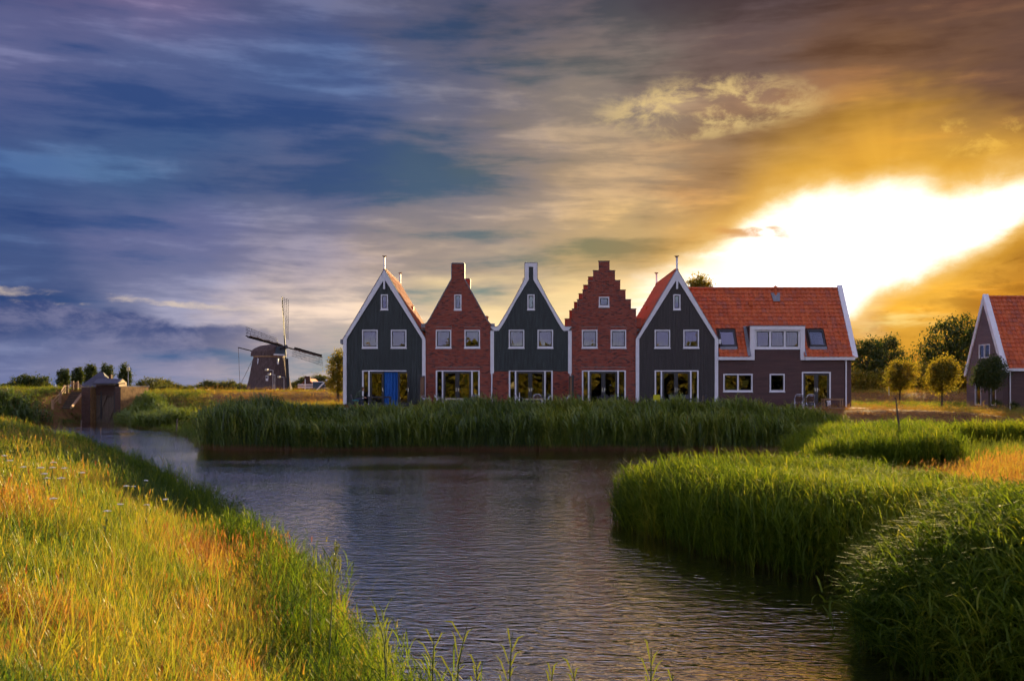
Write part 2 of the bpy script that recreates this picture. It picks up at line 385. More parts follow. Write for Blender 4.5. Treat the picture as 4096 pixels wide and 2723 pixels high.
M_petal = simple('white_petal', (.75, .74, .66), .8, .05); M_ypetal = simple('yellow_petal', (.75, .48, .03), .8, .1)
# ------------------------------------------------------------------ ground and water
LAND_A = [(14,-60),(9,-4),(3.4,2.6),(1.5,4.6),(.1,6.4),(-.9,8.4),(-1.8,10.8),(-3.0,14.2),(-4.6,18.2),(-7.6,24.5),(-12.2,33),(-17.2,42),(-23,52),(-28.5,59),(-35,63),(-44,65),(-62,61),(-140,60),(-140,-60)]
LAND_B = [(2.7,22.4),(3.0,20.5),(3.7,18.2),(4.5,16.5),(5.9,14.5),(5.2,13.0),(4.6,11.4),(4.9,9.9),(6.3,8.2),(12,6),(80,2),(80,38),(30,40),(14.5,42),(11.0,38.8),(10.0,32.0),(7.3,26.2),(4.0,23.7)]
LAND_C = [(-15.6,51.2),(-14,49.8),(0,50.1),(12,50),(20,49.6),(60,48),(420,44),(420,150),(-420,150),(-420,76),(-62,76),(-47,82),(-41.6,91),(-41.3,96),(-36.8,96),(-36,91.5),(-31,83),(-25,73),(-19.8,62),(-17,55)]
def sdist(poly, X, Y):
    pts = np.array(poly, float); d = np.full(X.shape, 1e9); ins = np.zeros(X.shape, bool)
    for i in range(len(pts)):
        a, b = pts[i], pts[(i+1) % len(pts)]; e = b - a
        t = np.clip(((X-a[0])*e[0] + (Y-a[1])*e[1]) / (e @ e), 0, 1)
        d = np.minimum(d, np.hypot(X-a[0]-t*e[0], Y-a[1]-t*e[1]))
        if a[1] != b[1]:
            c = ((a[1] > Y) != (b[1] > Y)) & (X < (b[0]-a[0])*(Y-a[1])/(b[1]-a[1]) + a[0]); ins ^= c
    return np.where(ins, d, -d)
def sm(t): t = np.clip(t, 0, 1); return t*t*(3-2*t)
def vnoise(X, Y, s, seed=0):
    g = np.random.default_rng(seed).random((64, 64)); x = X/s; y = Y/s
    i = np.floor(x).astype(int); j = np.floor(y).astype(int); fx = sm(x-i); fy = sm(y-j)
    G = lambda a, b: g[a % 64, b % 64]
    return (G(i,j)*(1-fx)+G(i+1,j)*fx)*(1-fy) + (G(i,j+1)*(1-fx)+G(i+1,j+1)*fx)*fy
def ground_z(X, Y):
    X = np.asarray(X, float); Y = np.asarray(Y, float)
    dA, dB, dC = sdist(LAND_A, X, Y), sdist(LAND_B, X, Y), sdist(LAND_C, X, Y)
    n = (vnoise(X, Y, 3.1, 1)-.5)*.16 + (vnoise(X, Y, 1.1, 2)-.5)*.07
    zA = np.where(dA > 0, 1.25*sm(dA/4.2) + .25*sm((dA-4)/14), np.maximum(-.9, dA*.5))
    zB = np.where(dB > 0, .35*sm(dB/1.2) + .55*sm((dB-2.0)/5.0), np.maximum(-.9, dB*.6))
    plat = 1.86 - .36*sm((X-24)/5) - .5*sm((-15.5-X)/8)
    zC = np.where(dC > 0, plat*sm(dC/(6.0 - 1.5*sm((X-20)/4))), np.maximum(-.9, dC*.6))
    crest = 2.88 + .35*sm((-38-X)/10)
    dike = crest*sm((Y-80)/17)*sm((114-Y)/11)
    zC = np.where(dC > 0, np.maximum(zC*sm((116-Y)/8), dike*sm(dC/3)), zC)
    zC = np.where((Y > 100), np.maximum(zC, .5), zC)
    z = np.maximum(np.maximum(zA, zB), zC)
    flat = sm((X+16)/3)*sm((27-X)/3)*sm((Y-57)/2)*sm((80-Y)/3)
    return z + n*np.where(z > .05, 1, 0)*(1-flat)
def axis(segs):
    out = []
    for a, b, st in segs: out += list(np.arange(a, b, st))
    return np.array(out)
gx = axis([(-3000,-1000,500),(-1000,-200,100),(-200,-60,7),(-60,-30,1.2),(-30,30,.42),(30,60,1.2),(60,200,7),(200,1000,100),(1000,3001,500)])
gy = axis([(-60,0,6),(0,4,1),(4,32,.4),(32,100,.7),(100,130,1.2),(130,300,12),(300,1000,70),(1000,4001,1000)])
GX, GY = np.meshgrid(gx, gy); GZ = ground_z(GX, GY)
nx, ny = len(gx), len(gy)
me = bpy.data.meshes.new('ground')
vv = np.stack([GX.ravel(), GY.ravel(), GZ.ravel()], 1)
ii, jj = np.meshgrid(np.arange(nx-1), np.arange(ny-1)); k = (jj*nx+ii).ravel()
me.from_pydata(vv.tolist(), [], np.stack([k, k+1, k+nx+1, k+nx], 1).tolist())
me.polygons.foreach_set('use_smooth', [True]*len(me.polygons))
# what grows or lies where: 0 lush, 1 dry hay
dry = np.zeros(GX.shape)
dry = np.where((GY > 78) & (GY < 99.0), .75, dry)
dry = np.where((GY >= 99.0), .35, dry)
dry = np.where((GX > 17) & (GY > 44) & (GY < 60), .95, dry)
dry = np.where((GX > 23) & (GY >= 60) & (GY < 78), .45, dry)
dBv = sdist(LAND_B, GX, GY); dry = np.where(dBv > 3.5, .7, dry)
dAv = sdist(LAND_A, GX, GY); dry = np.where(dAv > 0, .35 + .4*vnoise(GX, GY, 4, 5), dry)
at = me.attributes.new('dry', 'FLOAT', 'POINT'); at.data.foreach_set('value', dry.ravel())
def ground_mat():
    m, N, L = new_mat('soil_and_turf'); out = N('ShaderNodeOutputMaterial'); b = N('ShaderNodeBsdfPrincipled'); L(b.outputs[0], out.inputs[0])
    b.inputs['Roughness'].default_value = .95; b.inputs['Specular IOR Level'].default_value = .1
    g = N('ShaderNodeNewGeometry'); mp = N('ShaderNodeMapping'); mp.inputs['Scale'].default_value = (.5, 1, 1); L(g.outputs['Position'], mp.inputs[0])
    n = N('ShaderNodeTexNoise'); n.inputs['Scale'].default_value = 1.6; n.inputs['Detail'].default_value = 9; n.inputs['Roughness'].default_value = .7; L(mp.outputs[0], n.inputs[0])
    a = N('ShaderNodeAttribute'); a.attribute_name = 'dry'
    def ramp(c):
        r = N('ShaderNodeValToRGB'); e = r.color_ramp.elements; e[0].position = .3; e[1].position = .72
        e[0].color = (*c[0], 1); e[1].color = (*c[1], 1); L(n.outputs[0], r.inputs[0]); return r.outputs[0]
    lush = ramp([(.020,.030,.008),(.055,.065,.016)]); hay = ramp([(.10,.052,.022),(.26,.13,.05)])
    ad = N('ShaderNodeMath'); ad.operation = 'MULTIPLY_ADD'; L(n.outputs[0], ad.inputs[0]); ad.inputs[1].default_value = .8; L(a.outputs['Fac'], ad.inputs[2])
    mr = N('ShaderNodeMapRange'); mr.inputs[1].default_value = .55; mr.inputs[2].default_value = 1.0; L(ad.outputs[0], mr.inputs[0])
    mx = N('ShaderNodeMix'); mx.data_type = 'RGBA'; L(mr.outputs[0], mx.inputs[0]); L(lush, mx.inputs[6]); L(hay, mx.inputs[7]); L(mx.outputs[2], b.inputs['Base Color'])
    bp = N('ShaderNodeBump'); bp.inputs['Strength'].default_value = .8; bp.inputs['Distance'].default_value = .12; L(n.outputs[0], bp.inputs['Height']); L(bp.outputs[0], b.inputs['Normal'])
    return m
me.materials.append(ground_mat())
ground = bpy.data.objects.new('ground', me); COL.objects.link(ground); ground['kind'] = 'structure'
def water_mat():
    m, N, L = new_mat('canal_water'); out = N('ShaderNodeOutputMaterial')
    df = N('ShaderNodeBsdfDiffuse'); df.inputs[0].default_value = (.014, .012, .009, 1)
    gl = N('ShaderNodeBsdfGlossy'); gl.inputs['Roughness'].default_value = .045; gl.inputs['Color'].default_value = (1.0, .92, .84, 1)
    fr = N('ShaderNodeFresnel'); fr.inputs['IOR'].default_value = 1.45
    ma = N('ShaderNodeMath'); ma.operation = 'MULTIPLY_ADD'; ma.use_clamp = True; ma.inputs[1].default_value = .75; ma.inputs[2].default_value = .60; L(fr.outputs[0], ma.inputs[0])
    ms = N('ShaderNodeMixShader'); L(ma.outputs[0], ms.inputs[0]); L(df.outputs[0], ms.inputs[1]); L(gl.outputs[0], ms.inputs[2]); L(ms.outputs[0], out.inputs[0])
    g = N('ShaderNodeNewGeometry')
    def wave(sx, sy, scale, detail, rough, rot, dist):
        mp = N('ShaderNodeMapping'); mp.inputs['Scale'].default_value = (sx, sy, 1); mp.inputs['Rotation'].default_value = (0, 0, rot); L(g.outputs['Position'], mp.inputs[0])
        n = N('ShaderNodeTexNoise'); n.inputs['Scale'].default_value = scale; n.inputs['Detail'].default_value = detail; n.inputs['Roughness'].default_value = rough; n.inputs['Distortion'].default_value = dist
        L(mp.outputs[0], n.inputs[0]); return n.outputs[0]
    a = wave(.72, 1.5, 3.3, 2, .5, .12, .5); c = wave(.65, 1.3, 8.5, 2, .55, -.18, .6); d = wave(.6, 1, .22, 2, .5, .4, 0)
    s = N('ShaderNodeMath'); s.operation = 'MULTIPLY_ADD'; L(c, s.inputs[0]); s.inputs[1].default_value = .42; L(a, s.inputs[2])
    # gusts: calmer and rougher patches
    mr = N('ShaderNodeMapRange'); mr.inputs[1].default_value = .35; mr.inputs[2].default_value = .65; mr.inputs[3].default_value = .30; mr.inputs[4].default_value = 1.0; L(d, mr.inputs[0])
    bp = N('ShaderNodeBump'); bp.inputs['Distance'].default_value = .046; L(mr.outputs[0], bp.inputs['Strength']); L(s.outputs[0], bp.inputs['Height']); L(bp.outputs[0], gl.inputs['Normal']); L(bp.outputs[0], fr.inputs['Normal'])
    return m
w = MB(); w.quad((-150,-70,0),(150,-70,0),(150,120,0),(-150,120,0)); water = w.build('water', water_mat(), kind='structure')

# ------------------------------------------------------------------ facade tools (x, z in metres on a plane of constant y)
def strips(x0, x1, ztop, zbot, holes, extra=()):
    """trapezoids (xa, xb, za0, zb0, za1, zb1) of the field under ztop minus the holes"""
    xs = {x0, x1}
    for h in holes:
        for x in (h[0], h[1]):
            if x0 < x < x1: xs.add(x)
    for x in extra:
        if x0 < x < x1: xs.add(x)
    xs = sorted(xs); out = []
    for a, b in zip(xs[:-1], xs[1:]):
        if b - a < 1e-4: continue
        ta, tb = ztop(a + 1e-5), ztop(b - 1e-5); m = (a+b)/2
        cuts = sorted([(h[2], h[3]) for h in holes if h[0] < m < h[1]])
        lo = zbot
        for c0, c1 in cuts:
            if c0 > lo + 1e-4: out.append((a, b, lo, lo, min(c0, ta), min(c0, tb)))
            lo = max(lo, c1)
        if max(ta, tb) > lo + 1e-3: out.append((a, b, lo, lo, max(lo, ta), max(lo, tb)))
    return out
def strip_prisms(mb, st, y0, y1):
    for a, b, la, lb, ta, tb in st:
        poly = [(a, la), (b, lb)]
        if tb > lb + 1e-4: poly.append((b, tb))
        if ta > la + 1e-4: poly.append((a, ta))
        if len(poly) > 2: mb.prism(poly, y0, y1)
def outline(pts):
    xs = np.array([p[0] for p in pts]); zs = np.array([p[1] for p in pts])
    def f(x):
        if x <= xs[0]: return float(zs[0])
        for i in range(len(xs)-1):
            if xs[i] <= x < xs[i+1]:
                return float(zs[i] + (zs[i+1]-zs[i])*(x-xs[i])/(xs[i+1]-xs[i]))
        return float(zs[-1])
    return f, [float(x) for x in xs]
def brickwork(mb, x0, x1, z0, ztop, holes, yf, proud=.012, L_=.22, H_=.075, J=.013, soldiers=(), facing='y', zmax=20.0):
    r = 0; z = z0
    zlim = min(zmax, max(ztop(x) for x in np.linspace(x0+1e-4, x1-1e-4, 60)))
    while z < zlim - .02:
        zm = z + H_/2
        x = x0 - (L_/2 if r % 2 else 0)
        while x < x1:
            a, b = max(x, x0), min(x + L_ - J, x1); x += L_
            if b - a < .03: continue
            segs = [(a, b)]
            for h in list(holes) + list(soldiers):
                if h[2] < z + H_ - J - .005 and h[3] > z + .005:
                    ns = []
                    for s0, s1 in segs:
                        if h[0] <= s0 and h[1] >= s1: continue
                        if h[1] <= s0 or h[0] >= s1: ns.append((s0, s1)); continue
                        if h[0] > s0: ns.append((s0, h[0]))
                        if h[1] < s1: ns.append((h[1], s1))
                    segs = ns
            for s0, s1 in segs:
                if s1 - s0 < .03: continue
                zt = z + H_ - J
                while s1 - s0 > .03 and ztop(s0 + 1e-4) < zt and ztop(s1) > zt: s0 += .02
                while s1 - s0 > .03 and ztop(s1 - 1e-4) < zt and ztop(s0) > zt: s1 -= .02
                if s1 - s0 < .03 or ztop((s0+s1)/2) < zt or ztop(s0 + 1e-4) < zt - .03 or ztop(s1 - 1e-4) < zt - .03: continue
                mb.tint = min(1, max(0, random.gauss(.52, .2))) if random.random() > .13 else random.choice((.02, .98))
                p = proud + random.uniform(-.003, .003)
                if facing == 'y': mb.box(s0, s1, yf - p, yf, z, zt, skip=(4,))
                else: mb.box(yf, yf + p, s0, s1, z, zt, skip=(5,))
        z += H_; r += 1
    for h in soldiers:
        x = h[0]
        while x < h[1] - .03:
            mb.tint = min(1, max(0, random.gauss(.42, .2)))
            mb.box(x, min(x + .062, h[1]), yf - proud - .002, yf, h[2], h[3], skip=(4,)); x += .075
def bars(x0, x1, z0, z1, w, y0, y1, wb=None):
    mb = MB(); wb = w if wb is None else wb
    mb.box(x0, x0+w, y0, y1, z0, z1); mb.box(x1-w, x1, y0, y1, z0, z1)
    mb.box(x0+w, x1-w, y0, y1, z1-w, z1); mb.box(x0+w, x1-w, y0, y1, z0, z0+wb)
    return mb
def wavy(mb, x0, x1, z0, z1, y, amp=.035, wl=.16, n=None):
    n = n or max(6, int((x1-x0)/.03)); pts = []
    ph = random.random()*6
    for i in range(n+1):
        x = x0 + (x1-x0)*i/n; pts.append((x, y + amp*math.sin(2*math.pi*(x-x0)/wl + ph) + random.uniform(-.006, .006)))
    k = len(mb.v)
    for x, yy in pts: mb.v += [(x, yy, z0), (x, yy, z1)]
    for i in range(n): mb.face((k+2*i, k+2*i+2, k+2*i+3, k+2*i+1))
    return mb
def window(par, x0, x1, z0, z1, yf, panes=1, sill=.07, fw=.075, curtains=(), cmat=None, muntins=True, name='window', mats=None):
    """white frame > dark sash, pane, glazing bars, sill, curtains"""
    fr = bars(x0, x1, z0 + sill, z1, fw, yf - .035, yf + .07)
    iw0, iw1 = x0 + fw, x1 - fw; zi0, zi1 = z0 + sill + fw, z1 - fw
    wd = (iw1 - iw0 - fw*(panes-1)) / panes
    for i in range(1, panes):
        xm = iw0 + i*wd + (i-1)*fw; fr.box(xm, xm + fw, yf - .034, yf + .07, zi0, zi1)
    f = fr.build(name, M_white, par)
    if sill:
        MB().box(x0 - .03, x1 + .03, yf - .075, yf + .06, z0, z0 + sill - .003).build('sill', M_white, f)
    for i in range(panes):
        a = iw0 + i*(wd + fw); b = a + wd
        bars(a, b, zi0, zi1, .055, yf + .012, yf + .055).build('sash', M_dark, f)
        MB().box(a + .05, b - .05, yf + .032, yf + .044, zi0 + .05, zi1 - .05).build('pane', M_glass, f)
        if muntins:
            g = MB(); zm = (zi0+zi1)/2; xm = (a+b)/2
            g.box(a+.05, b-.05, yf+.046, yf+.056, zm-.011, zm+.011); g.box(xm-.011, xm+.011, yf+.047, yf+.055, zi0+.05, zi1-.05)
            g.build('glazing_bar', M_dark, f)
        for c0, c1 in curtains:
            wavy(MB(), a + c0*wd, a + c1*wd, zi0, zi1, yf + .20).build('curtain', cmat or M_curt, f)
    return f
# ------------------------------------------------------------------ the terrace of five gabled houses
YF = 66.0; PXM = F / YF                       # 60 px per metre on the facade plane
fx = lambda px: (px - CX) / PXM
fz = lambda py: ZC + (HY - py) / PXM
Z0 = 1.90                                      # terrace level
YB = 75.2                                      # rear facades
def leaf_door(par, x0, x1, z0, z1, y, handle_side, lever, name='door_leaf'):
    d = bars(x0, x1, z0, z1, .13, y, y + .055, wb=.30).build(name, M_dark, par)
    MB().box(x0+.125, x1-.125, y+.02, y+.032, z0+.295, z1-.125).build('pane', M_glass, d)
    g = MB()
    for t in (.25, .5, .75):
        zz = z0 + .30 + (z1 - z0 - .43)*t; g.box(x0+.13, x1-.13, y+.034, y+.044, zz-.012, zz+.012)
    xm = (x0+x1)/2; g.box(xm-.011, xm+.011, y+.035, y+.043, z0+.30, z1-.13)
    g.build('glazing_bar', M_dark, d)
    hx = x1 - .065 if handle_side > 0 else x0 + .065
    h = MB().box(hx-.022, hx+.022, y-.012, y-.001, z0+1.0, z0+1.26)
    if lever:
        s = -handle_side
        h.box(hx-.012, hx+.012, y-.055, y-.012, z0+1.15, z0+1.175); h.box(min(hx, hx+s*.14), max(hx, hx+s*.14), y-.068, y-.05, z0+1.15, z0+1.172)
    h.build('handle', M_metal, d); return d
def garden_doors(par, c, yf, open_=False, net=(), cm=None):
    """white four-post frame, two side lights, two glazed leaves"""
    x0, x1 = fx(c-89), fx(c+87); z0, z1 = Z0 + .03, fz(1481)
    pw = .095
    p = [x0, fx(c-64.5), fx(c+53), x1 - pw]
    fr = MB()
    for i, x in enumerate(p):
        if open_ and i >= 2: continue
        fr.box(x, x+pw, yf-.04, yf+.08, z0, z1 - .07)
    fr.box(x0, x1 if not open_ else fx(1626), yf-.04, yf+.08, z1-.07, z1)
    f = fr.build('door_frame', M_white, par)
    MB().box(x0, x1, yf-.06, yf+.1, Z0-.02, z0-.002).build('threshold', M_conc, f)
    for a, b in ((p[0]+pw, p[1]), (p[2]+pw, p[3])):
        if open_ and a > p[1]: continue
        s = bars(a, b, z0, z1-.07, .035, yf, yf+.05).build('side_light', M_dark, f)
        MB().box(a+.03, b-.03, yf+.02, yf+.032, z0+.03, z1-.10).build('pane', M_glass, s)
    a, b = p[1]+pw, p[2]; m = (a+b)/2
    leaf_door(par, a, m-.004, z0+.01, z1-.075, yf+.005, 1, False)
    if not open_:
        leaf_door(par, m+.004, b, z0+.01, z1-.075, yf+.005, -1, True)
    for c0, c1 in net:
        wavy(MB(), x0 + (x1-x0)*c0, x0 + (x1-x0)*c1, z0, z1-.1, yf+.32, .04, .13).build('curtain', cm or M_curty, par)
    return f
BLOCK = [.98]
def shell(par, x0, x1, ztop_y, zeave, apex, xa, holes_front, wallmat=M_plaster):
    """rooms behind the facade: floor, ceiling slab, party walls, rear wall with openings"""
    MB().box(x0, x1, YF+.13, YB-.1, Z0-.1, Z0+.028).build('room_floor', M_floor, par)
    MB().box(x0+.01, x1-.01, YF+.14, YB-.12, fz(1470), fz(1470)+.22).build('storey_floor', wallmat, par)
    w = MB(); w.box(x0, x0+.08, YF+.13, YB-.1, Z0+.03, zeave); w.box(x1-.08, x1, YF+.13, YB-.1, Z0+.03, zeave)
    w.box(x0+.09, x1-.09, YF+4.6, YF+4.7, fz(1470)+.225, zeave); w.box(x0+.09, x0+(x1-x0)*BLOCK[0], YF+5.4, YF+5.5, Z0+.03, fz(1470)-.002)
    w.build('room_wall', wallmat, par)
def tile_mesh(wd, ln, name='roof_tile'):
    """one S-shaped pantile: x across, y up the slope, z outwards"""
    mb = MB(); n = 7; prof = []
    for i in range(n+1):
        t = i/n; prof.append((t*wd*1.04 - wd*.02, .030*math.sin(2*math.pi*(t-.12)) + .018*(t < .02)))
    k = len(mb.v)
    for x, z in prof: mb.v += [(x, -.03, z+.046), (x, ln*1.0, z+.002), (x, -.03, z+.004)]
    for i in range(n):
        a = k+3*i; b = a+3; mb.face((a, b, b+1, a+1)); mb.face((a+2, b+2, b, a))
    return mb
def roof_slope(par, o, ux, up, wd_total, ln_total, cols, rows, skip=lambda u, v: False, parts=0, vis=lambda u, v: True, thick=True, tag_name='roof_tile'):
    """o = lower-left corner, ux = unit vector along the eave, up = unit vector up the slope. parts = how many tiles are single objects"""
    o, ux, up = Vector(o), Vector(ux).normalized(), Vector(up).normalized(); nn = ux.cross(up).normalized()
    wd, ln = wd_total/cols, ln_total/rows; tm = tile_mesh(wd, ln)
    rest = MB(); cand = []
    for r in range(rows):
        for c in range(cols):
            u, v = (c+.5)*wd, (r+.5)*ln
            if skip(u, v): continue
            cand.append((0 if vis(u, v) else 1, r*cols+c, r, c))
    cand.sort(); shared = []
    if parts:
        for q in range(5):
            t = MB(); t.v = list(tm.v); t.f = list(tm.f); t.t = [q/4]*len(tm.f); shared.append(t.mesh('roof_tile', M_tile))
    porg = parent_origin(par)
    mat = Matrix((ux, up, nn)).transposed().to_4x4()
    for i, (_, _, r, c) in enumerate(cand):
        jit = random.uniform(-.006, .006); p = o + ux*(c*wd) + up*(r*ln + jit) + nn*(.03 + random.uniform(-.003, .003))
        if i < parts and cand[i][0] == 0:
            ob = bpy.data.objects.new(tag_name, random.choice(shared)); COL.objects.link(ob); ob.parent = par
            m = mat.copy(); m.translation = p - porg; ob.matrix_local = m
        else:
            k = len(rest.v); tint = random.random()
            for x, y, z in tm.v: rest.v.append(tuple(p + ux*x + up*y + nn*z))
            for f in tm.f: rest.f.append(tuple(k+j for j in f)); rest.t.append(tint)
    if rest.f: rest.build('roof_tiles', M_tile, par, kind='stuff')
def ridge_tiles(par, a, b, n, r=.13, name='ridge_tile'):
    a, b = Vector(a), Vector(b); d = (b-a); mb = MB()
    for i in range(n):
        p0 = a + d*(i/n); p1 = a + d*((i+1.06)/n)
        mb.tint = random.random(); mb.tube([p0, p1], [r*1.12, r*.96], 8)
    mb.build(name, M_tile, par, kind='stuff')
def finial(par, x, y, z0, z1, name='finial'):
    f = MB().box(x-.055, x+.055, y-.05, y+.05, z0, z1-.10).build(name, M_white, par)
    MB().prism([(x-.05, z1-.10), (x+.05, z1-.10), (x+.15, z1), (x-.15, z1)], y-.12, y+.12).build('finial_cap', M_wood, f)
def plank_field(par, pts, zb, zsplit, holes, yf, mat, n=27, name='cladding_board'):
    f, xs = outline(pts); x0, x1 = xs[0], xs[-1]; wd = (x1-x0)/n
    for tier, (lo, hi) in enumerate(((zb, zsplit-.006), (zsplit+.006, 99))):
        for i in range(n):
            a, b = x0 + i*wd + .009, x0 + (i+1)*wd - .009
            g = lambda x: min(hi, f(x))
            st = strips(a, b, g, lo, holes, xs)
            st = [s for s in st if max(s[4], s[5]) > lo + .02]
            if not st: continue
            mb = MB(); strip_prisms(mb, st, yf - .024 - random.uniform(0, .012), yf); mb.tint = random.random()
            mb.build(name, mat, par)
def std_holes(c, attic=(-14.3, 14.3, 1178, 1242)):
    H = [(fx(c-89), fx(c-27), fz(1395), fz(1319)), (fx(c+26), fx(c+88), fz(1395), fz(1319)),
         (fx(c+attic[0]), fx(c+attic[1]), fz(attic[3]), fz(attic[2])), (fx(c-89), fx(c+87), Z0-.5, fz(1481))]
    return H
def house_windows(par, c, yf, cl=((), ()), sill=.07, attic=(-14.3, 14.3, 1178, 1242), cm=None):
    h = std_holes(c, attic)
    window(par, *h[0], yf, curtains=cl[0], sill=sill, cmat=cm); window(par, *h[1], yf, curtains=cl[1], sill=sill, cmat=cm)
    window(par, *h[2], yf, sill=sill, muntins=False)
def rear_wall(par, c, pts, mat):
    f, xs = outline(pts); holes = [(fx(c-80), fx(c-20), Z0+.9, Z0+2.3), (fx(c+15), fx(c+85), Z0+.1, Z0+2.3)]
    mb = MB(); strip_prisms(mb, strips(xs[0], xs[-1], f, Z0-.4, holes, xs), YB-.1, YB); mb.build('rear_wall', mat, par)
    for h in holes: window(par, h[0], h[1], h[2], h[3], YB-.06, muntins=False, name='rear_window')
def sweep_trim(par, outer, inner, y0, y1, name='bargeboard'):
    for (a, b, c, d) in zip(outer[:-1], outer[1:], inner[:-1], inner[1:]):
        MB().prism([a, c, d, b], y0, y1).build(name, M_white, par)

def clad_house(c, name, label, mat, open_door, visible_slope):
    par = thing(name, (fx(c), YF, Z0), label, 'house', 'row of gabled houses behind the reeds')
    Q = lambda pts: [(fx(c+dx), fz(py)) for dx, py in pts]
    yf = YF - .05
    field = Q([(-151, 1357), (0, 1116), (151, 1357)])
    holes = std_holes(c)
    back = MB(); f, xs = outline(field); strip_prisms(back, strips(xs[0], xs[-1], f, Z0-.4, holes, xs), YF+.0, YF+.12); back.build('wall', mat, par)
    plank_field(par, field, fz(1615), fz(1389), holes, YF-.003, mat)
    # brick plinth
    pl = MB(); brickwork(pl, fx(c-160), fx(c+160), Z0-.3, lambda x: fz(1617), [holes[3]], YF-.01, H_=.07); pl.build('plinth', M_brick, par, kind='stuff')
    # white posts, barge boards, apex post and finials
    for s in (-1, 1):
        MB().box(*sorted((fx(c+s*151), fx(c+s*164.5))), YF-.12, YF+.1, fz(1616), fz(1357)).build('corner_post', M_white, par)
        MB().prism([(fx(c+s*164.5), fz(1356.5)), (fx(c+s*151), fz(1356.5)), (fx(c), fz(1116)), (fx(c), fz(1079))], YF-.13, YF+.02).build('bargeboard', M_white, par)
        MB().prism([(fx(c+s*166), fz(1355)), (fx(c+s*164.6), fz(1355)), (fx(c), fz(1078.8)), (fx(c), fz(1075))], YF-.15, YF+.3).build('verge_strip', M_lead, par)
        MB().prism([(fx(c+s*164.5), fz(1356.5)), (fx(c+s*151), fz(1356.5)), (fx(c), fz(1116)), (fx(c), fz(1079))], YB-.02, YB+.13).build('rear_bargeboard', M_white, par)
    MB().box(fx(c-3.8), fx(c+3.8), YF-.18, YF-.135, fz(1157), fz(1085)).build('apex_post', M_white, par)
    finial(par, fx(c), YF-.06, fz(1081), fz(1024)); finial(par, fx(c), YB+.02, fz(1081), fz(1024))
    # roof
    ex, ez = 164.5, fz(1356); az_ = fz(1079)
    for s in (-1, 1):
        d = MB().prism([(fx(c+s*ex), ez), (fx(c+s*(ex-3)), ez-.02), (fx(c), az_-.25), (fx(c), az_-.12)], YF+.02, YB-.02); d.build('roof_deck', M_roofdeck, par)
        run = ex/PXM; rise = az_ - ez; ln = math.hypot(run, rise)
        if s > 0: roof_slope(par, (fx(c+s*ex), YF+.05, ez), (0,1,0), (-run, 0, rise), YB-YF-.1, ln-.1, 28, 17)
        else: roof_slope(par, (fx(c+s*ex), YB-.05, ez), (0,-1,0), (run, 0, rise), YB-YF-.1, ln-.1, 28, 17)
    ridge_tiles(par, (fx(c), YF+.1, az_-.02), (fx(c), YB-.1, az_-.02), 26)
    MB().box(fx(c-176) if visible_slope > 0 else fx(c+166), fx(c-166) if visible_slope > 0 else fx(c+176), YF-.10, YB, fz(1375), fz(1357)).build('gutter', M_white if visible_slope < 0 else M_lead, par)
    shell(par, fx(c-151), fx(c+151), f, fz(1357), 0, 0, holes)
    for s in (-1, 1): MB().box(*sorted((fx(c+s*151.2), fx(c+s*162))), YF+.12, YB-.12, Z0-.4, fz(1357)).build('side_wall', mat, par)
    rear_wall(par, c, field, mat)
    s = visible_slope  # roof vent on the slope in view
    vx, vz, vy = fx(c+s*82), ez + (az_-ez)*(1-82/164.5), YF+4.5
    MB().box(vx-.14, vx+.14, vy-.16, vy+.16, vz-.05, vz+.24).build('roof_vent', M_tile, par)
    return par, yf, holes
H1, yf1, h1 = clad_house(1538, 'clad_house', 'dark green clad gabled house with an open garden door and blue curtain', M_clad, True, 1)
house_windows(H1, 1538, YF-.035, (((.82, 1.0),), ((.78, 1.0),)))
garden_doors(H1, 1538, YF-.02, open_=True)
# the open leaf, swung out against the wall on the right
leaf_door(H1, fx(1592), fx(1638), Z0+.04, fz(1481)-.075, YF-.16, 1, True, 'open_door_leaf')
bc = wavy(MB(), fx(1535), fx(1593), Z0+.08, fz(1488), YF+.10, .05, .22).build('curtain', M_curtb)
tag(bc, 'bright blue curtain hanging in the open garden door', 'curtain')
H5, yf5, h5 = clad_house(2707, 'clad_house', 'dark brown clad gabled house joined to the long red-tiled house', M_clad5, False, -1)
house_windows(H5, 2707, YF-.035, ((), ((.70, .9),)))
garden_doors(H5, 2707, YF-.02)

def brick_house(c, label, gable, attic, door_net, cl):
    par = thing('brick_house', (fx(c), YF, Z0), label, 'house', 'row of gabled houses behind the reeds')
    pts = [(fx(c+dx), fz(py)) for dx, py in gable]; f, xs = outline(pts)
    holes = std_holes(c, attic); sol = []
    for h in holes[:3]: sol.append((h[0]-.02, h[1]+.02, h[3]+.01, h[3]+.17))
    sol.append((holes[3][0]-.02, holes[3][1]+.02, holes[3][3]+.01, holes[3][3]+.17))
    m = MB(); strip_prisms(m, strips(xs[0], xs[-1], f, Z0-.4, holes, xs), YF, YF+.12); m.build('wall', M_mortar, par)
    b = MB(); brickwork(b, xs[0], xs[-1], Z0-.3, f, holes, YF, soldiers=sol); b.build('brickwork', M_brick, par, kind='stuff')
    house_windows(par, c, YF+.02, cl, .08, attic, cm=M_curt)
    garden_doors(par, c, YF+.02, net=door_net)
    mr = MB(); strip_prisms(mr, strips(xs[0], xs[-1], f, Z0-.4, [(fx(c-80), fx(c-20), Z0+.9, Z0+2.3), (fx(c+15), fx(c+85), Z0+.1, Z0+2.3)], xs), YB-.1, YB); mr.build('rear_wall', M_brick, par)
    shell(par, fx(c-128), fx(c+128), f, fz(1300), 0, 0, holes)
    return par, f, xs
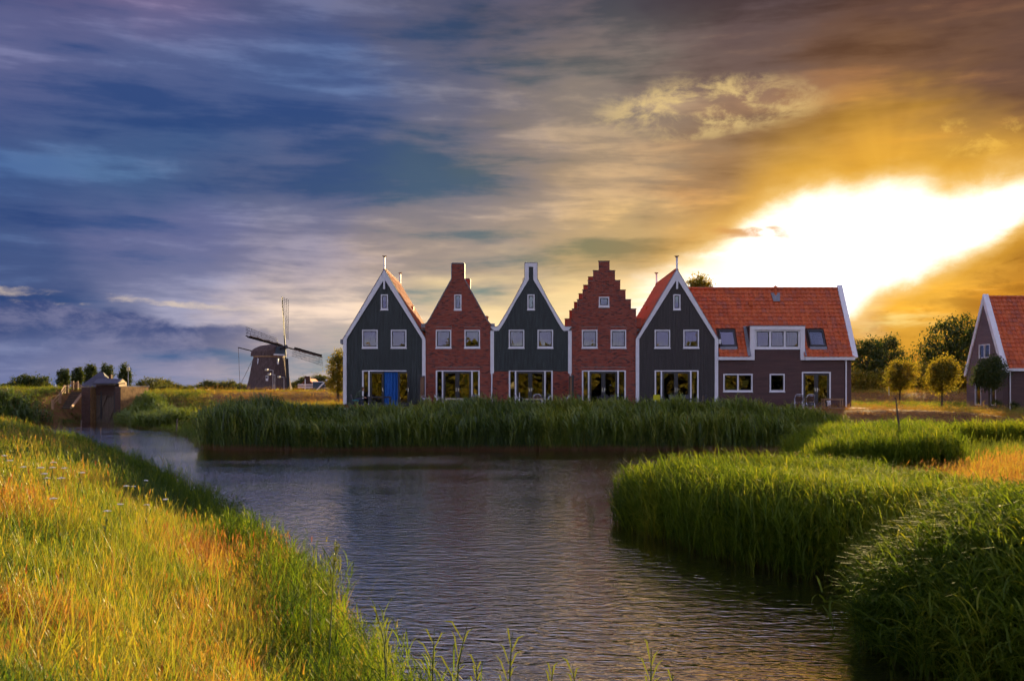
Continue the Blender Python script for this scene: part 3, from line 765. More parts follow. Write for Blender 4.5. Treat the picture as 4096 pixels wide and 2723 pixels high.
# neck gable in brick
g2 = [(-131,1296),(-124,1292),(-112,1274),(-24.5,1115),(-24.5,1054),(24.5,1054),(24.5,1115),(112,1274),(124,1292),(131,1296)]
H2, f2, x2 = brick_house(1832, 'red brick house with a tall chimney-like gable top and straight sides', g2, (-15, 14, 1178, 1243), ((.02,.14),(.16,.33),(.86,.97)), (((.0,.2),),((.82,1.),)))
def coping(par, c, pts, y0, y1, w=.05, mat=M_lead, name='coping'):
    for (x0, p0), (x1, p1) in zip(pts[:-1], pts[1:]):
        a, b = Vector((fx(c+x0), 0, fz(p0))), Vector((fx(c+x1), 0, fz(p1))); d = (b-a)
        if d.length < 1e-3: continue
        d.normalize(); n = Vector((-d.z, 0, d.x))
        if n.z < -.01 or (abs(n.z) <= .01 and n.x*(x0+x1) < 0): n = -n
        MB().prism([(a.x, a.z), (b.x, b.z), (b.x+n.x*w, b.z+n.z*w), (a.x+n.x*w, a.z+n.z*w)], y0, y1).build(name, mat, par)
coping(H2, 1832, g2, YF-.06, YF+.2); coping(H2, 1832, g2, YB-.2, YB+.06)
for s in (-1, 1):
    MB().box(*sorted((fx(1832+s*131.2), fx(1832+s*147))), YF-.05, YF+.16, fz(1310), fz(1294)).build('shoulder_stone', M_lead, H2)
# bell-topped gable, clad above brick
c3 = 2124
H3 = thing('clad_house', (fx(c3), YF, Z0), 'dark clad house over a brick ground floor with a white slot chimney gable', 'house', 'row of gabled houses behind the reeds')
q3 = lambda pts: [(fx(c3+dx), fz(py)) for dx, py in pts]
in3 = [(-148,1323),(-129,1323),(-119,1309),(-106,1288),(-62,1207),(-9,1119),(-9,1068),(9,1068),(9,1119),(62,1207),(106,1288),(119,1309),(129,1323),(148,1323)]
out3 = [(-162.5,1307),(-135,1307),(-127,1299),(-115,1279),(-72,1207),(-24.5,1115),(-24.5,1052),(24.5,1052),(24.5,1115),(72,1207),(115,1279),(127,1299),(135,1307),(162.5,1307)]
f3, x3 = outline(q3(in3)); holes3 = std_holes(c3)
m = MB(); strip_prisms(m, strips(x3[0], x3[-1], f3, Z0-.4, holes3, x3), YF, YF+.12); m.build('wall', M_clad, H3)
plank_field(H3, q3(in3), fz(1479), fz(1390), holes3, YF-.003, M_clad, 27)
MB().box(fx(c3-148), fx(c3+148), YF-.05, YF-.004, fz(1481.5), fz(1479.2)).build('drip_rail', M_dark, H3)
b = MB(); brickwork(b, fx(c3-160), fx(c3+160), Z0-.3, lambda x: fz(1482), holes3, YF+.0, proud=.010, zmax=fz(1482)); b.build('brickwork', M_brick, H3, kind='stuff')
MB().box(fx(c3-161), fx(c3-148.2), YF, YF+.11, Z0-.4, fz(1482)).box(fx(c3+148.2), fx(c3+161), YF, YF+.11, Z0-.4, fz(1482)).build('pier', M_mortar, H3)
o3, i3 = q3(out3), q3(in3)
sweep_trim(H3, o3, i3, YF-.10, YF+.06)
for s in (-1, 1):
    MB().box(*sorted((fx(c3+s*148.2), fx(c3+s*162.5))), YF-.09, YF+.06, fz(1494), fz(1323.3)).build('corner_post', M_white, H3)
    x = fx(c3+s*157); MB().tube([(x, YF-.10, fz(1494)), (x, YF-.10, Z0)], .045, 8).build('downpipe', M_white, H3)
    MB().tube([(x, YF-.10, fz(1542)), (x, YF-.10, fz(1540))], .056, 8).build('pipe_clip', M_steel, H3)
coping(H3, c3, out3, YF-.12, YF+.2, .03); coping(H3, c3, out3, YB-.2, YB+.05)
house_windows(H3, c3, YF-.035, (((.0,.22),(.62,.78)), ((.72,.9),)))
garden_doors(H3, c3, YF+.02)
mr = MB(); strip_prisms(mr, strips(x3[0], x3[-1], f3, Z0-.4, [(fx(c3-80), fx(c3-20), Z0+.9, Z0+2.3), (fx(c3+15), fx(c3+85), Z0+.1, Z0+2.3)], x3), YB-.1, YB); mr.build('rear_wall', M_clad, H3)
shell(H3, fx(c3-147), fx(c3+147), f3, fz(1323), 0, 0, holes3)
# stepped gable
hw = (21.7, 43.6, 64.6, 86, 107.5, 128, 131.5); ty = (1045.5, 1083, 1122, 1160.5, 1198.6, 1236, 1274)
c4 = 2416.5; g4 = []
for i in reversed(range(7)): g4 += [(-hw[i], ty[i]), (-(hw[i-1] if i else 0), ty[i])]
g4 = g4[:-1] + [(hw[0], ty[0])]
for i in range(1, 7): g4 += [(hw[i-1], ty[i]), (hw[i], ty[i])]
H4, f4, x4 = brick_house(c4, 'red brick house with a stepped gable', g4, (-21, 20.5, 1187, 1230), ((.02,.10),(.90,.97)), (((.0,.42),),((.45,.75),)))
for Y0_, Y1_ in ((YF-.05, YF+.22), (YB-.22, YB+.05)):
    for i in range(7):
        for s in ((-1, 1) if i else (0,)):
            a, b = (-hw[0]-1.5, hw[0]+1.5) if i == 0 else sorted((s*hw[i-1]+s*.2, s*(hw[i]+1.6)))
            MB().box(fx(c4+a), fx(c4+b), Y0_, Y1_, fz(ty[i])+.002, fz(ty[i])+.035).build('step_coping', M_dbrick, H4)
for s in (-1, 1):
    mb = MB(); a, b = sorted((fx(c4+s*131.7), fx(c4+s*148.5)))
    mb.box(a, b, YF-.01, YF+.2, fz(1308), fz(1276)); mb.box(a-.02, b+.02, YF-.03, YF+.22, fz(1275.9), fz(1273.6)); mb.build('shoulder_block', M_brick, H4)
# plain tiled roofs between the gables of the three middle houses
for par, c, ex, ey, ay in ((H2, 1832, 131, 1303, 1110), (H3, c3, 131, 1312, 1108), (H4, c4, 128, 1300, 1098)):
    ez, az_ = fz(ey), fz(ay); run = ex/PXM; rise = az_-ez; ln = math.hypot(run, rise)
    for s in (-1, 1):
        MB().prism([(fx(c+s*ex), ez-.12), (fx(c+s*(ex-4)), ez-.16), (fx(c), az_-.42), (fx(c), az_-.28)], YF+.22, YB-.22).build('roof_deck', M_roofdeck, par)
        if s > 0: roof_slope(par, (fx(c+s*ex), YF+.24, ez-.12), (0,1,0), (-run, 0, rise), YB-YF-.5, ln-.12, 26, 15)
        else: roof_slope(par, (fx(c+s*ex), YB-.24, ez-.12), (0,-1,0), (run, 0, rise), YB-YF-.5, ln-.12, 26, 15)
    ridge_tiles(par, (fx(c), YF+.25, az_-.2), (fx(c), YB-.25, az_-.2), 24)
    for s in (-1, 1): MB().box(*sorted((fx(c+s*130), fx(c+s*150 if par is not H3 else c+s*140))), YF+.25, YB-.25, fz(1322), fz(1312)).build('valley_gutter', M_lead, par)
for vx in (1947,):
    p = P(vx, 1277, YF+1.2); MB().lathe((p.x, p.y, p.z-.35), [(.09,0),(.09,.45),(.13,.46),(.13,.5),(.07,.58)], 10).build('flue', M_tile, H2)

# ------------------------------------------------------------------ the long house on the right end of the terrace
AX0, AX1 = fx(2871.5), fx(3405)
LH = thing('long_house', ((AX0+AX1)/2, YF, Z0), 'long brown boarded house with a red tiled roof, white dormer and skylights', 'house')
EZ, RZ, RY, EY = fz(1427), ZP(1157, 68.85), 68.85, 65.72
win_l = [(fx(2893), fx(3009.5), fz(1569), fz(1495), 2), (fx(3078), fx(3138), fz(1569), fz(1495), 1)]
DX0, DX1 = fx(2999), fx(3217); DZ1 = fz(1305); dw = (fx(3018), fx(3200), fz(1394), fz(1319))
door_l = (fx(3207), fx(3322.6), Z0-.5, fz(1487))
lh_holes = [w[:4] for w in win_l] + [door_l, dw]
def lh_top(x): return DZ1-.24 if DX0+.28 < x < DX1-.28 else fz(1440)
xs_lh = [AX0, DX0+.28, DX1-.28, AX1]
m = MB(); strip_prisms(m, strips(AX0, AX1, lh_top, Z0-.3, lh_holes, xs_lh), YF, YF+.12); m.build('wall', M_brown, LH)
zz = fz(1617); hgt = .152
while zz < fz(1395):
    for a, b in ((AX0+.01, fx(3009)-.004), (fx(3009)+.004, fx(3207)-.004), (fx(3207)+.004, AX1-.004)):
        top = min(zz + hgt - .008, fz(1440) if not (a >= fx(3009)-.01 and b <= fx(3207)+.01) else fz(1395))
        if top - zz < .05: continue
        if zz > fz(1442): a, b = max(a, DX0+.29), min(b, DX1-.29)
        if b <= a: continue
        mb = MB()
        for s in strips(a, b, lambda x: top, zz, lh_holes):
            xa, xb, lo, _, hi, _ = s
            if hi - lo < .01: continue
            mb.hexa([(xa, YF-.030, lo), (xb, YF-.030, lo), (xb, YF, lo), (xa, YF, lo), (xa, YF-.012, hi), (xb, YF-.012, hi), (xb, YF, hi), (xa, YF, hi)])
        if mb.f: mb.build('siding_board', M_brown, LH)
    zz += hgt
pl = MB(); brickwork(pl, AX0, AX1, Z0-.3, lambda x: fz(1618), [door_l], YF, H_=.07); pl.build('plinth', M_dbrick, LH, kind='stuff')
for w, cu in zip(win_l, (((.05,.3),(.35,.95)), ((.5,.95),))): window(LH, *w[:4], YF-.03, panes=w[4], curtains=cu, cmat=M_curty)
# double door
z0, z1 = Z0+.03, door_l[3]; fr = MB()
fr.box(door_l[0], door_l[0]+.09, YF-.04, YF+.08, z0, z1-.08); fr.box(door_l[1]-.09, door_l[1], YF-.04, YF+.08, z0, z1-.08); fr.box(door_l[0], door_l[1], YF-.04, YF+.08, z1-.08, z1); fr.build('door_frame', M_white, LH)
mx_ = (door_l[0]+door_l[1])/2
leaf_door(LH, door_l[0]+.095, mx_-.004, z0+.01, z1-.085, YF, 1, False); leaf_door(LH, mx_+.004, door_l[1]-.095, z0+.01, z1-.085, YF, -1, True)
wavy(MB(), mx_+.12, mx_+.5, z0+.1, z1-.2, YF+.3, .04, .14).build('curtain', M_curty, LH)
# dormer
bw = .285
MB().box(DX0, DX0+bw, YF-.16, YF+.02, fz(1440), DZ1-.24).build('dormer_post', M_white, LH)
MB().box(DX1-bw, DX1, YF-.16, YF+.02, fz(1440), DZ1-.24).build('dormer_post', M_white, LH)
MB().box(DX0, DX1, YF-.18, YF+.02, DZ1-.238, DZ1).build('dormer_fascia', M_white, LH)
MB().box(DX0-.05, DX1+.05, YF-.20, 67.15, DZ1+.002, DZ1+.05).build('dormer_roof', M_lead, LH)
window(LH, dw[0]-.0, dw[1]+.0, dw[2]-.06, dw[3]+.02, YF-.02, panes=3, fw=.13, curtains=((.05,.95),), cmat=M_curto, sill=.05)
for x0_, x1_ in ((DX0+.03, DX0+.10), (DX1-.10, DX1-.03)):
    MB().prismx([(YF+.03, fz(1437)), (67.1, DZ1-.01), (YF+.03, DZ1-.01)], x0_, x1_).build('dormer_cheek', M_brown, LH)
# lead flashing beside the dormer
upv = Vector((0, RY-EY, RZ-EZ)); sl = upv.length; upv.normalize(); nv = Vector((1,0,0)).cross(upv)
def on_roof(x, t, off=0.0): return Vector((x, EY, EZ)) + upv*(t*sl) + nv*off
for xa, xb in ((DX0-.20, DX0+.02), (DX1-.02, DX1+.07)):
    MB().hexa([on_roof(xa,.0,.05), on_roof(xb,.0,.05), on_roof(xb,.43,.05), on_roof(xa,.43,.05), on_roof(xa,.0,.10), on_roof(xb,.0,.10), on_roof(xb,.43,.10), on_roof(xa,.43,.10)]).build('flashing', M_lead, LH)
# fascias
for a, b in ((AX0, DX0-.002), (DX1+.002, fx(3414))):
    MB().box(a, b, EY-.02, YF+.02, fz(1440), fz(1426.5)).build('fascia', M_white, LH)
sky_ = [(fx(2884), fx(2941)), (fx(3243), fx(3300))]
def h5x(z): return fx(2707) + min(1, max(0, 1-(z - fz(1356))/(fz(1079)-fz(1356))))*164.5/PXM
def lh_skip(u, v):
    x = AX0 - 1.6 + u; t = v/sl
    z = EZ + (RZ-EZ)*t
    if DX0-.12 < x < DX1+.04 and z < DZ1+.02: return True
    if x < max(AX0 if z < fz(1352) else -99, h5x(z)) + .02: return True
    for a, b in sky_:
        if a-.02 < x < b+.12 and .135 < t < .385: return True
    return False
def lh_vis(u, v):
    t = v/sl; xh = fx(2707) + (1-(EZ+(RZ-EZ)*t - fz(1356))/(fz(1079)-fz(1356)))*164.5/PXM
    return AX0-1.6+u > xh + .25
roof_slope(LH, (AX0-1.6, EY, EZ), (1,0,0), upv, AX1+.1-AX0+1.6, sl-.05, 32, 17, lh_skip, 300, lh_vis)
def deck_piece(xa0, xb0, ta, xa1, xb1, tb):
    MB().hexa([on_roof(xa0,ta,-.1), on_roof(xb0,ta,-.1), on_roof(xb1,tb,-.1), on_roof(xa1,tb,-.1), on_roof(xa0,ta,-.005), on_roof(xb0,ta,-.005), on_roof(xb1,tb,-.005), on_roof(xa1,tb,-.005)]).build('roof_deck', M_roofdeck, LH)
td = (DZ1+.0-EZ)/(RZ-EZ); th5 = (fz(1352)-EZ)/(RZ-EZ)
deck_piece(AX0+.02, DX0, .03, AX0+.02, DX0, th5); deck_piece(AX0+.02, DX0, th5, h5x(DZ1)+.05, DX0, td); deck_piece(DX1, AX1, .03, DX1, AX1, td)
deck_piece(h5x(DZ1)+.05, AX1, td, h5x(RZ)+.05, AX1, 1.0)
BY = 2*RY-EY
MB().hexa([(AX0+.02,BY,EZ-.1),(AX1,BY,EZ-.1),(AX1,RY,RZ-.1),(h5x(RZ)+.1,RY,RZ-.1),(AX0+.02,BY,EZ-.01),(AX1,BY,EZ-.01),(AX1,RY,RZ-.01),(h5x(RZ)+.1,RY,RZ-.01)]).build('rear_roof', M_tile, LH)
ridge_tiles(LH, (h5x(RZ)+.1, RY, RZ+.03), (AX1+.05, RY, RZ+.03), 26, .12)
for a, b in sky_:
    fr = MB()
    def slab(mb, xa, xb, ta, tb, o0, o1): mb.hexa([on_roof(xa,ta,o0), on_roof(xb,ta,o0), on_roof(xb,tb,o0), on_roof(xa,tb,o0), on_roof(xa,ta,o1), on_roof(xb,ta,o1), on_roof(xb,tb,o1), on_roof(xa,tb,o1)])
    slab(fr, a, a+.09, .14, .375, .03, .13); slab(fr, b, b+.09, .14, .375, .03, .13); slab(fr, a+.09, b, .14, .158, .03, .13); slab(fr, a+.09, b, .352, .375, .03, .14)
    s = fr.build('skylight', M_dark, LH)
    g = MB(); slab(g, a+.09, b, .158, .352, .075, .085); g.build('pane', M_glass, s)
    g = MB(); slab(g, a+.10, b-.01, .165, .345, .035, .045); g.build('blind', M_white, s)
    g = MB(); slab(g, a-.05, b+.14, .095, .14, .065, .075); g.build('apron', M_lead, s)
# right verge board standing over the tiles, gable wall, pipe, vents
vb = MB().prismx([(EY-.06, EZ-.02), (EY+.10, EZ-.10), (RY, RZ-.05), (BY-.1, EZ-.10), (BY+.06, EZ-.02), (RY, RZ+.30)], AX1-.0, AX1+.34); vb.build('verge_board', M_white, LH)
gm = MB().prismx([(YF+.12, Z0-.3), (BY-.3, Z0-.3), (BY-.3, EZ-.15), (RY, RZ-.2), (YF+.12, EZ-.15)], AX1-.12, AX1); gm.build('gable_wall', M_brown, LH)
MB().box(AX0, AX1-.13, BY-.4, BY-.3, Z0-.3, Z0+.4).box(AX0, AX1-.13, BY-.4, BY-.3, Z0+2.3, EZ).box(AX0, AX0+3, BY-.4, BY-.3, Z0+.4, Z0+2.3).build('rear_wall', M_brown, LH)
MB().box(AX0, AX1-.13, YF+.13, BY-.41, Z0-.1, Z0+.028).build('room_floor', M_floor, LH)
MB().box(AX0, AX1-.13, YF+.14, BY-.42, fz(1470), fz(1470)+.2).build('storey_floor', M_plaster, LH)
MB().box(fx(3160), fx(3164), YF+.14, BY-.42, Z0+.03, fz(1470)-.002).build('room_wall', M_plaster, LH)
MB().box(AX0, AX1-.14, BY-1.6, BY-1.5, Z0+.03, fz(1470)-.002).build('blocking_wall', M_plaster, LH)  # added wall that blocks the bright rear openings seen through the door
px_ = fx(3383); dp = MB().tube([(px_, YF-.07, fz(1441)), (px_, YF-.07, Z0-.02)], .05, 8).build('downpipe', M_white, LH)
for py in (1488, 1546, 1610): MB().tube([(px_, YF-.07, fz(py)), (px_, YF-.07, fz(py)+.04)], .062, 8).build('pipe_clip', M_steel, dp)
p = on_roof(fx(3012)*1.018, .76, .04); MB().box(p.x-.13, p.x+.13, p.y-.2, p.y+.1, p.z-.05, p.z+.2).build('roof_vent', M_tile, LH)
p = on_roof(fx(3110)*1.03, .90, .03)
ch = MB().lathe((p.x, p.y, p.z-.1), [(.11,0),(.11,.55),(.16,.57),(.16,.65),(.05,.78)], 10).build('flue', M_tile, LH)
MB().hexa([on_roof(p.x-.22,.80,.09), on_roof(p.x+.22,.80,.09), on_roof(p.x+.32,.93,.09), on_roof(p.x-.32,.93,.09), on_roof(p.x-.22,.80,.125), on_roof(p.x+.22,.80,.125), on_roof(p.x+.32,.93,.125), on_roof(p.x-.32,.93,.125)]).build('flashing', M_lead, ch)

# ------------------------------------------------------------------ the house at the right edge
GX_, GN, GF, GZ0 = 35.2, 71.0, 76.6, 1.46
GR = (GN+GF)/2; ge = ZP(1472, GN); gr = ZP(1190, GR)
RH = thing('gabled_house', (GX_+4, GR, GZ0), 'taupe clapboard house with a steep red tiled roof at the right edge', 'house')
gh_top, gh_xs = outline([(GN, ge), (GR, gr-.1), (GF, ge)])
def gw(px0, px1, py0, py1):        # rectangle on the gable end (plane x = const), from the photograph
    ya, yb = GX_*F/(px1-CX), GX_*F/(px0-CX); ym = (ya+yb)/2; return (ya, yb, ZP(py1, ym), ZP(py0, ym))
gholes = [gw(3917, 3961, 1377, 1432), gw(3901, 3926, 1532, 1620), gw(3961, 3985, 1532, 1620)]
zz = GZ0 - .3
while zz < gr - .15:
    top = min(zz + .152, gr - .12); mb = MB()
    ys = [y for y in np.linspace(GN, GF, 160) if gh_top(y) > top]
    if ys:
        for (a, b, lo, _, hi, _) in strips(min(ys), max(ys), lambda y: top, zz, gholes):
            if hi-lo < .01: continue
            mb.hexa([(GX_-.032, a, lo), (GX_+.02, a, lo), (GX_+.02, b, lo), (GX_-.032, b, lo), (GX_-.010, a, hi), (GX_+.02, a, hi), (GX_+.02, b, hi), (GX_-.010, b, hi)])
    if mb.f: mb.build('clapboard', M_lav, RH)
    zz += .155
m = MB(); st = strips(GN, GF, gh_top, GZ0-.3, gholes, gh_xs)
for a, b, la, lb, ta, tb in st:
    poly = [(a, la), (b, lb)] + ([(b, tb)] if tb > lb+1e-4 else []) + ([(a, ta)] if ta > la+1e-4 else [])
    if len(poly) > 2: m.prismx(poly, GX_+.021, GX_+.14)
m.build('gable_wall', M_lav, RH)
for i, (ya, yb, z0, z1) in enumerate(gholes):
    f = MB(); w_ = .07
    f.box(GX_-.05, GX_+.08, ya, ya+w_, z0, z1); f.box(GX_-.05, GX_+.08, yb-w_, yb, z0, z1); f.box(GX_-.05, GX_+.08, ya+w_, yb-w_, z1-w_, z1); f.box(GX_-.06, GX_+.08, ya+w_, yb-w_, z0, z0+w_)
    if i == 0: f.box(GX_-.045, GX_+.08, (ya+yb)/2-.05, (ya+yb)/2+.05, z0+w_, z1-w_)
    f = f.build('window', M_white, RH)
    MB().box(GX_+.03, GX_+.04, ya+w_, yb-w_, z0+w_, z1-w_).build('pane', M_glass, f)
    cm = MB(); k = len(cm.v)
    for j in range(13):
        yy = yb - w_ - (yb-ya)*.45*j/12; cm.v += [(GX_+.25+.03*math.sin(j*1.6), yy, z0), (GX_+.25+.03*math.sin(j*1.6), yy, z1)]
    for j in range(12): cm.face((k+2*j, k+2*j+2, k+2*j+3, k+2*j+1))
    cm.build('curtain', M_curt, f)
GX1 = GX_ + 9.0
zz = GZ0 + .05
while zz < ge - .25:
    MB().hexa([(GX_+.02,GN-.03,zz),(GX1,GN-.03,zz),(GX1,GN,zz),(GX_+.02,GN,zz),(GX_+.02,GN-.012,zz+.146),(GX1,GN-.012,zz+.146),(GX1,GN,zz+.146),(GX_+.02,GN,zz+.146)]).build('siding_board', M_brown, RH); zz += .152
MB().box(GX_+.02, GX1, GN+.001, GN+.12, GZ0-.3, ge).build('front_wall', M_brown, RH)
MB().box(GX_+.15, GX1, GF-.12, GF, GZ0-.3, ge).build('rear_wall', M_brown, RH)
ru = Vector((0, GR-(GN-.28), gr-(ge-.02))); rl = ru.length; ru.normalize()
roof_slope(RH, (GX_+.28, GN-.28, ge-.02), (1,0,0), ru, GX1-GX_-.3, rl-.05, 26, 17, parts=204, vis=lambda u, v: u < 12*(GX1-GX_-.3)/26)
for ya in (GN-.26, 2*GR-(GN-.26)):
    MB().hexa([(GX_+.1,ya,ge-.12),(GX1,ya,ge-.12),(GX1,GR,gr-.12),(GX_+.1,GR,gr-.12),(GX_+.1,ya,ge-.03),(GX1,ya,ge-.03),(GX1,GR,gr-.03),(GX_+.1,GR,gr-.03)]).build('roof_deck', M_roofdeck if ya < GR else M_tile, RH)
ridge_tiles(RH, (GX_+.3, GR, gr+.02), (GX1, GR, gr+.02), 26, .12)
yn, yfar = GN-.32, 2*GR-(GN-.32)
for ya, zl in ((yn, ge-.10), (yfar, ge-.30)):
    s = 1 if ya < GR else -1
    MB().prismx([(ya, zl), (ya+s*.02, zl-.22), (ya+s*.30, zl-.14), (GR, gr-.42), (GR, gr+.26)], GX_-.10, GX_+.30).build('bargeboard', M_white, RH)
MB().box(GX_+.30, GX1, GN-.36, GN-.05, ge-.22, ge-.02).build('gutter', M_white, RH)
x = XP(4038, GN); MB().tube([(x, GN-.09, ge-.22), (x, GN-.09, GZ0)], .05, 8).build('downpipe', M_white, RH)
MB().box(GX_+.02, GX1, GN+.13, GF-.13, GZ0-.2, GZ0+.02).build('room_floor', M_floor, RH)

# paving in front of the terrace and the low retaining edge
pt = MB(); pt.box(fx(1340), fx(3420), 62.2, 65.86, Z0-.25, Z0-.004); patio = pt.build('patio_paving', M_conc, kind='structure')
ed = MB(); ed.prismx([(60.9, Z0-.75), (62.19, Z0-.75), (62.19, Z0-.03)], fx(1330), fx(3430)); ed.build('patio_slope', M_sand, kind='structure')
# ------------------------------------------------------------------ windmill
YM = 224.0; mz = lambda py: ZP(py, YM); bx_ = XP(1078, YM)
MILL = thing('windmill', (bx_, YM, .5), 'thatched octagonal polder windmill with four lattice sails', 'windmill')
def octo(prof, name, mat, par, sides=8):
    mb = MB(); mb.lathe((bx_, YM, 0), prof, sides, rot=math.pi/8); return mb.build(name, mat, par)
sc_ = 1.06
octo([(4.65*sc_, .4), (4.5*sc_, mz(1555))], 'base_wall', M_bluewood, MILL)
octo([(4.3*sc_, mz(1555)-.3), (4.95*sc_, mz(1556)), (4.78*sc_, mz(1548)), (4.42*sc_, mz(1525)), (4.1*sc_, mz(1498)), (3.85*sc_, mz(1470)), (3.5*sc_, mz(1440)), (3.3*sc_, mz(1429))], 'body', M_thatch, MILL)
octo([(3.35*sc_, mz(1430)), (3.42*sc_, mz(1429.5)), (3.42*sc_, mz(1424)), (3.3*sc_, mz(1424))], 'curb_ring', M_wood, MILL)
psi = R(60.6); nh = Vector((math.sin(psi), -math.cos(psi), 0)); e1 = Vector((math.cos(psi), math.sin(psi), 0)); zt_ = Vector((0,0,1))
ctr = Vector((bx_, YM, 0))
cap = MB(); secs = [(-4.2, 1.2, .0, 1.2), (-3.5, 2.4, .0, 2.0), (-1.6, 3.1, .0, 2.5), (1.4, 2.9, .0, 2.75), (3.2, 2.0, .15, 2.7)]
zb = mz(1424); ringn = 9
for (u, hw_, lo, hi) in secs:
    for j in range(ringn):
        a = math.pi*j/(ringn-1); cap.v.append(tuple(ctr + nh*u + e1*(hw_*math.cos(a)) + zt_*(zb + lo + (hi-lo)*math.sin(a)**.85)))
for i in range(len(secs)-1):
    for j in range(ringn-1): a = i*ringn+j; cap.face((a, a+1, a+ringn+1, a+ringn))
    cap.face((i*ringn, (i+1)*ringn, (i+1)*ringn+ringn-1, i*ringn+ringn-1))
cap.face(range(ringn)); cap.face([(len(secs)-1)*ringn+j for j in reversed(range(ringn))])
capo = cap.build('cap', M_thatch, MILL)
fr_ = MB(); q = lambda u, w, z: tuple(ctr + nh*u + e1*w + zt_*(zb+z))
fr_.hexa([q(3.22,-1.9,.2), q(3.22,1.9,.2), q(3.3,1.9,.2), q(3.3,-1.9,.2), q(3.22,-1.2,2.1), q(3.22,1.2,2.1), q(3.3,1.2,2.1), q(3.3,-1.2,2.1)]); fr_.build('weather_board', M_bluewood, MILL)
fr_ = MB(); fr_.hexa([q(3.3,-2.2,.05), q(3.3,2.2,.05), q(3.42,2.2,.05), q(3.42,-2.2,.05), q(3.3,-2.2,.4), q(3.3,2.2,.4), q(3.42,2.2,.4), q(3.42,-2.2,.4)]); fr_.build('storm_beam', M_white, MILL)
tilt, th = R(13), R(9.5)
na = nh*math.cos(tilt) + zt_*math.sin(tilt); up0 = zt_*math.cos(tilt) - nh*math.sin(tilt)
up_ = up0*math.cos(th) + e1*math.sin(th); rt_ = e1*math.cos(th) - up0*math.sin(th)
hub = ctr + nh*4.5 + zt_*mz(1391)
MB().tube([hub - na*5, hub + na*.35], .32, 8).build('windshaft', M_dark, MILL)
MB().tube([hub - na*.3, hub + na*.6], .48, 8).build('hub', M_dark, MILL)
M_saildark = simple('tarred_timber', (.014, .013, .012), .6, .2, 3)
M_sailcloth = simple('rolled_sailcloth', (.12, .075, .06), .8, .25, 3)
for i, (d, s) in enumerate(((up_, rt_), (rt_, -up_), (-up_, -rt_), (-rt_, up_))):
    o = hub + na*(.15 + .22*(i % 2))
    st = MB(); st.tube([o, o + d*12.05], .17, 6, .10); sail = st.build('sail', M_saildark, MILL)
    lat = MB()
    def bar(a, b, r): lat.tube([a, b], r, 4)
    r0, r1, wd0, wd1 = 2.3, 11.9, 1.55, 2.05
    n = 23
    for k in range(n+1):
        t = k/n; rr = r0 + (r1-r0)*t; tw = na*(-.35*(1-t)); bar(o + d*rr - s*.05, o + d*rr + s*(wd0+(wd1-wd0)*t) + tw, .030)
    for fr2 in (.36, .68, 1.0):
        bar(o + d*r0 + s*wd0*fr2 - na*.35*fr2, o + d*r1 + s*wd1*fr2, .032)
    lat.build('lattice', M_saildark, sail)
    lb = MB(); a0, a1 = o + d*2.6, o + d*11.8
    lb.hexa([a0 - s*.12, a0 - s*.46 + na*.25, a1 - s*.46 + na*.25, a1 - s*.12, a0 - s*.12 + na*.05, a0 - s*.46 + na*.30, a1 - s*.46 + na*.30, a1 - s*.12 + na*.05]); lb.build('leading_board', M_saildark, sail)
    if i % 2: 
        cl = MB(); cl.tube([o + d*(2+k*1.0) + s*(.12+.08*math.sin(k*2.1)) + na*.22 for k in range(10)], .13, 6); cl.build('rolled_sail', M_sailcloth, sail)
tp0 = ctr - nh*3.6 + zt_*(zb+.9)
tail = ctr - nh*9.6 + zt_*mz(1386)
MB().tube([tp0, tail], .16, 6, .12).build('tail_beam', M_saildark, MILL)
foot = P(978, 1566, YM-2)
MB().tube([tail, (foot.x-1.0, foot.y, mz(1545)), (foot.x, foot.y, .6)], .05, 5).build('tail_brace', M_wood2, MILL)
MB().tube([ctr - nh*2 + e1*(-2.4) + zt_*(zb+.3), (foot.x-1.0, foot.y, mz(1540))], .045, 5).build('tail_brace', M_wood2, MILL)
def mwin(px, py0, py1, wpx, half):
    Ys = YM - half; a, b = XP(px-wpx, Ys), XP(px+wpx, Ys)
    w_ = MB().box(a, b, Ys-.12, Ys+.6, ZP(py1, Ys), ZP(py0, Ys)).build('mill_window', M_white, MILL)
    MB().box(a+.09, b-.09, Ys-.15, Ys-.121, ZP((py0+py1)/2+1, Ys), ZP(py0, Ys)-.1).build('pane', M_dark, w_)
mwin(1068, 1502, 1523, 4.6, 4.35); mwin(1032, 1434, 1456, 2.6, 3.2); mwin(1111, 1434, 1456, 2.6, 3.2)
Ys = YM-4.9
for a, b in ((1056, 1058.5), (1072, 1074.5)): MB().box(XP(a, Ys), XP(b, Ys), Ys-.05, Ys+.4, .4, mz(1556)).build('door_post', M_white, MILL)
MB().box(XP(1058.6, Ys), XP(1071.9, Ys), Ys+.0, Ys+.35, .4, mz(1556)).build('door', M_dark, MILL)

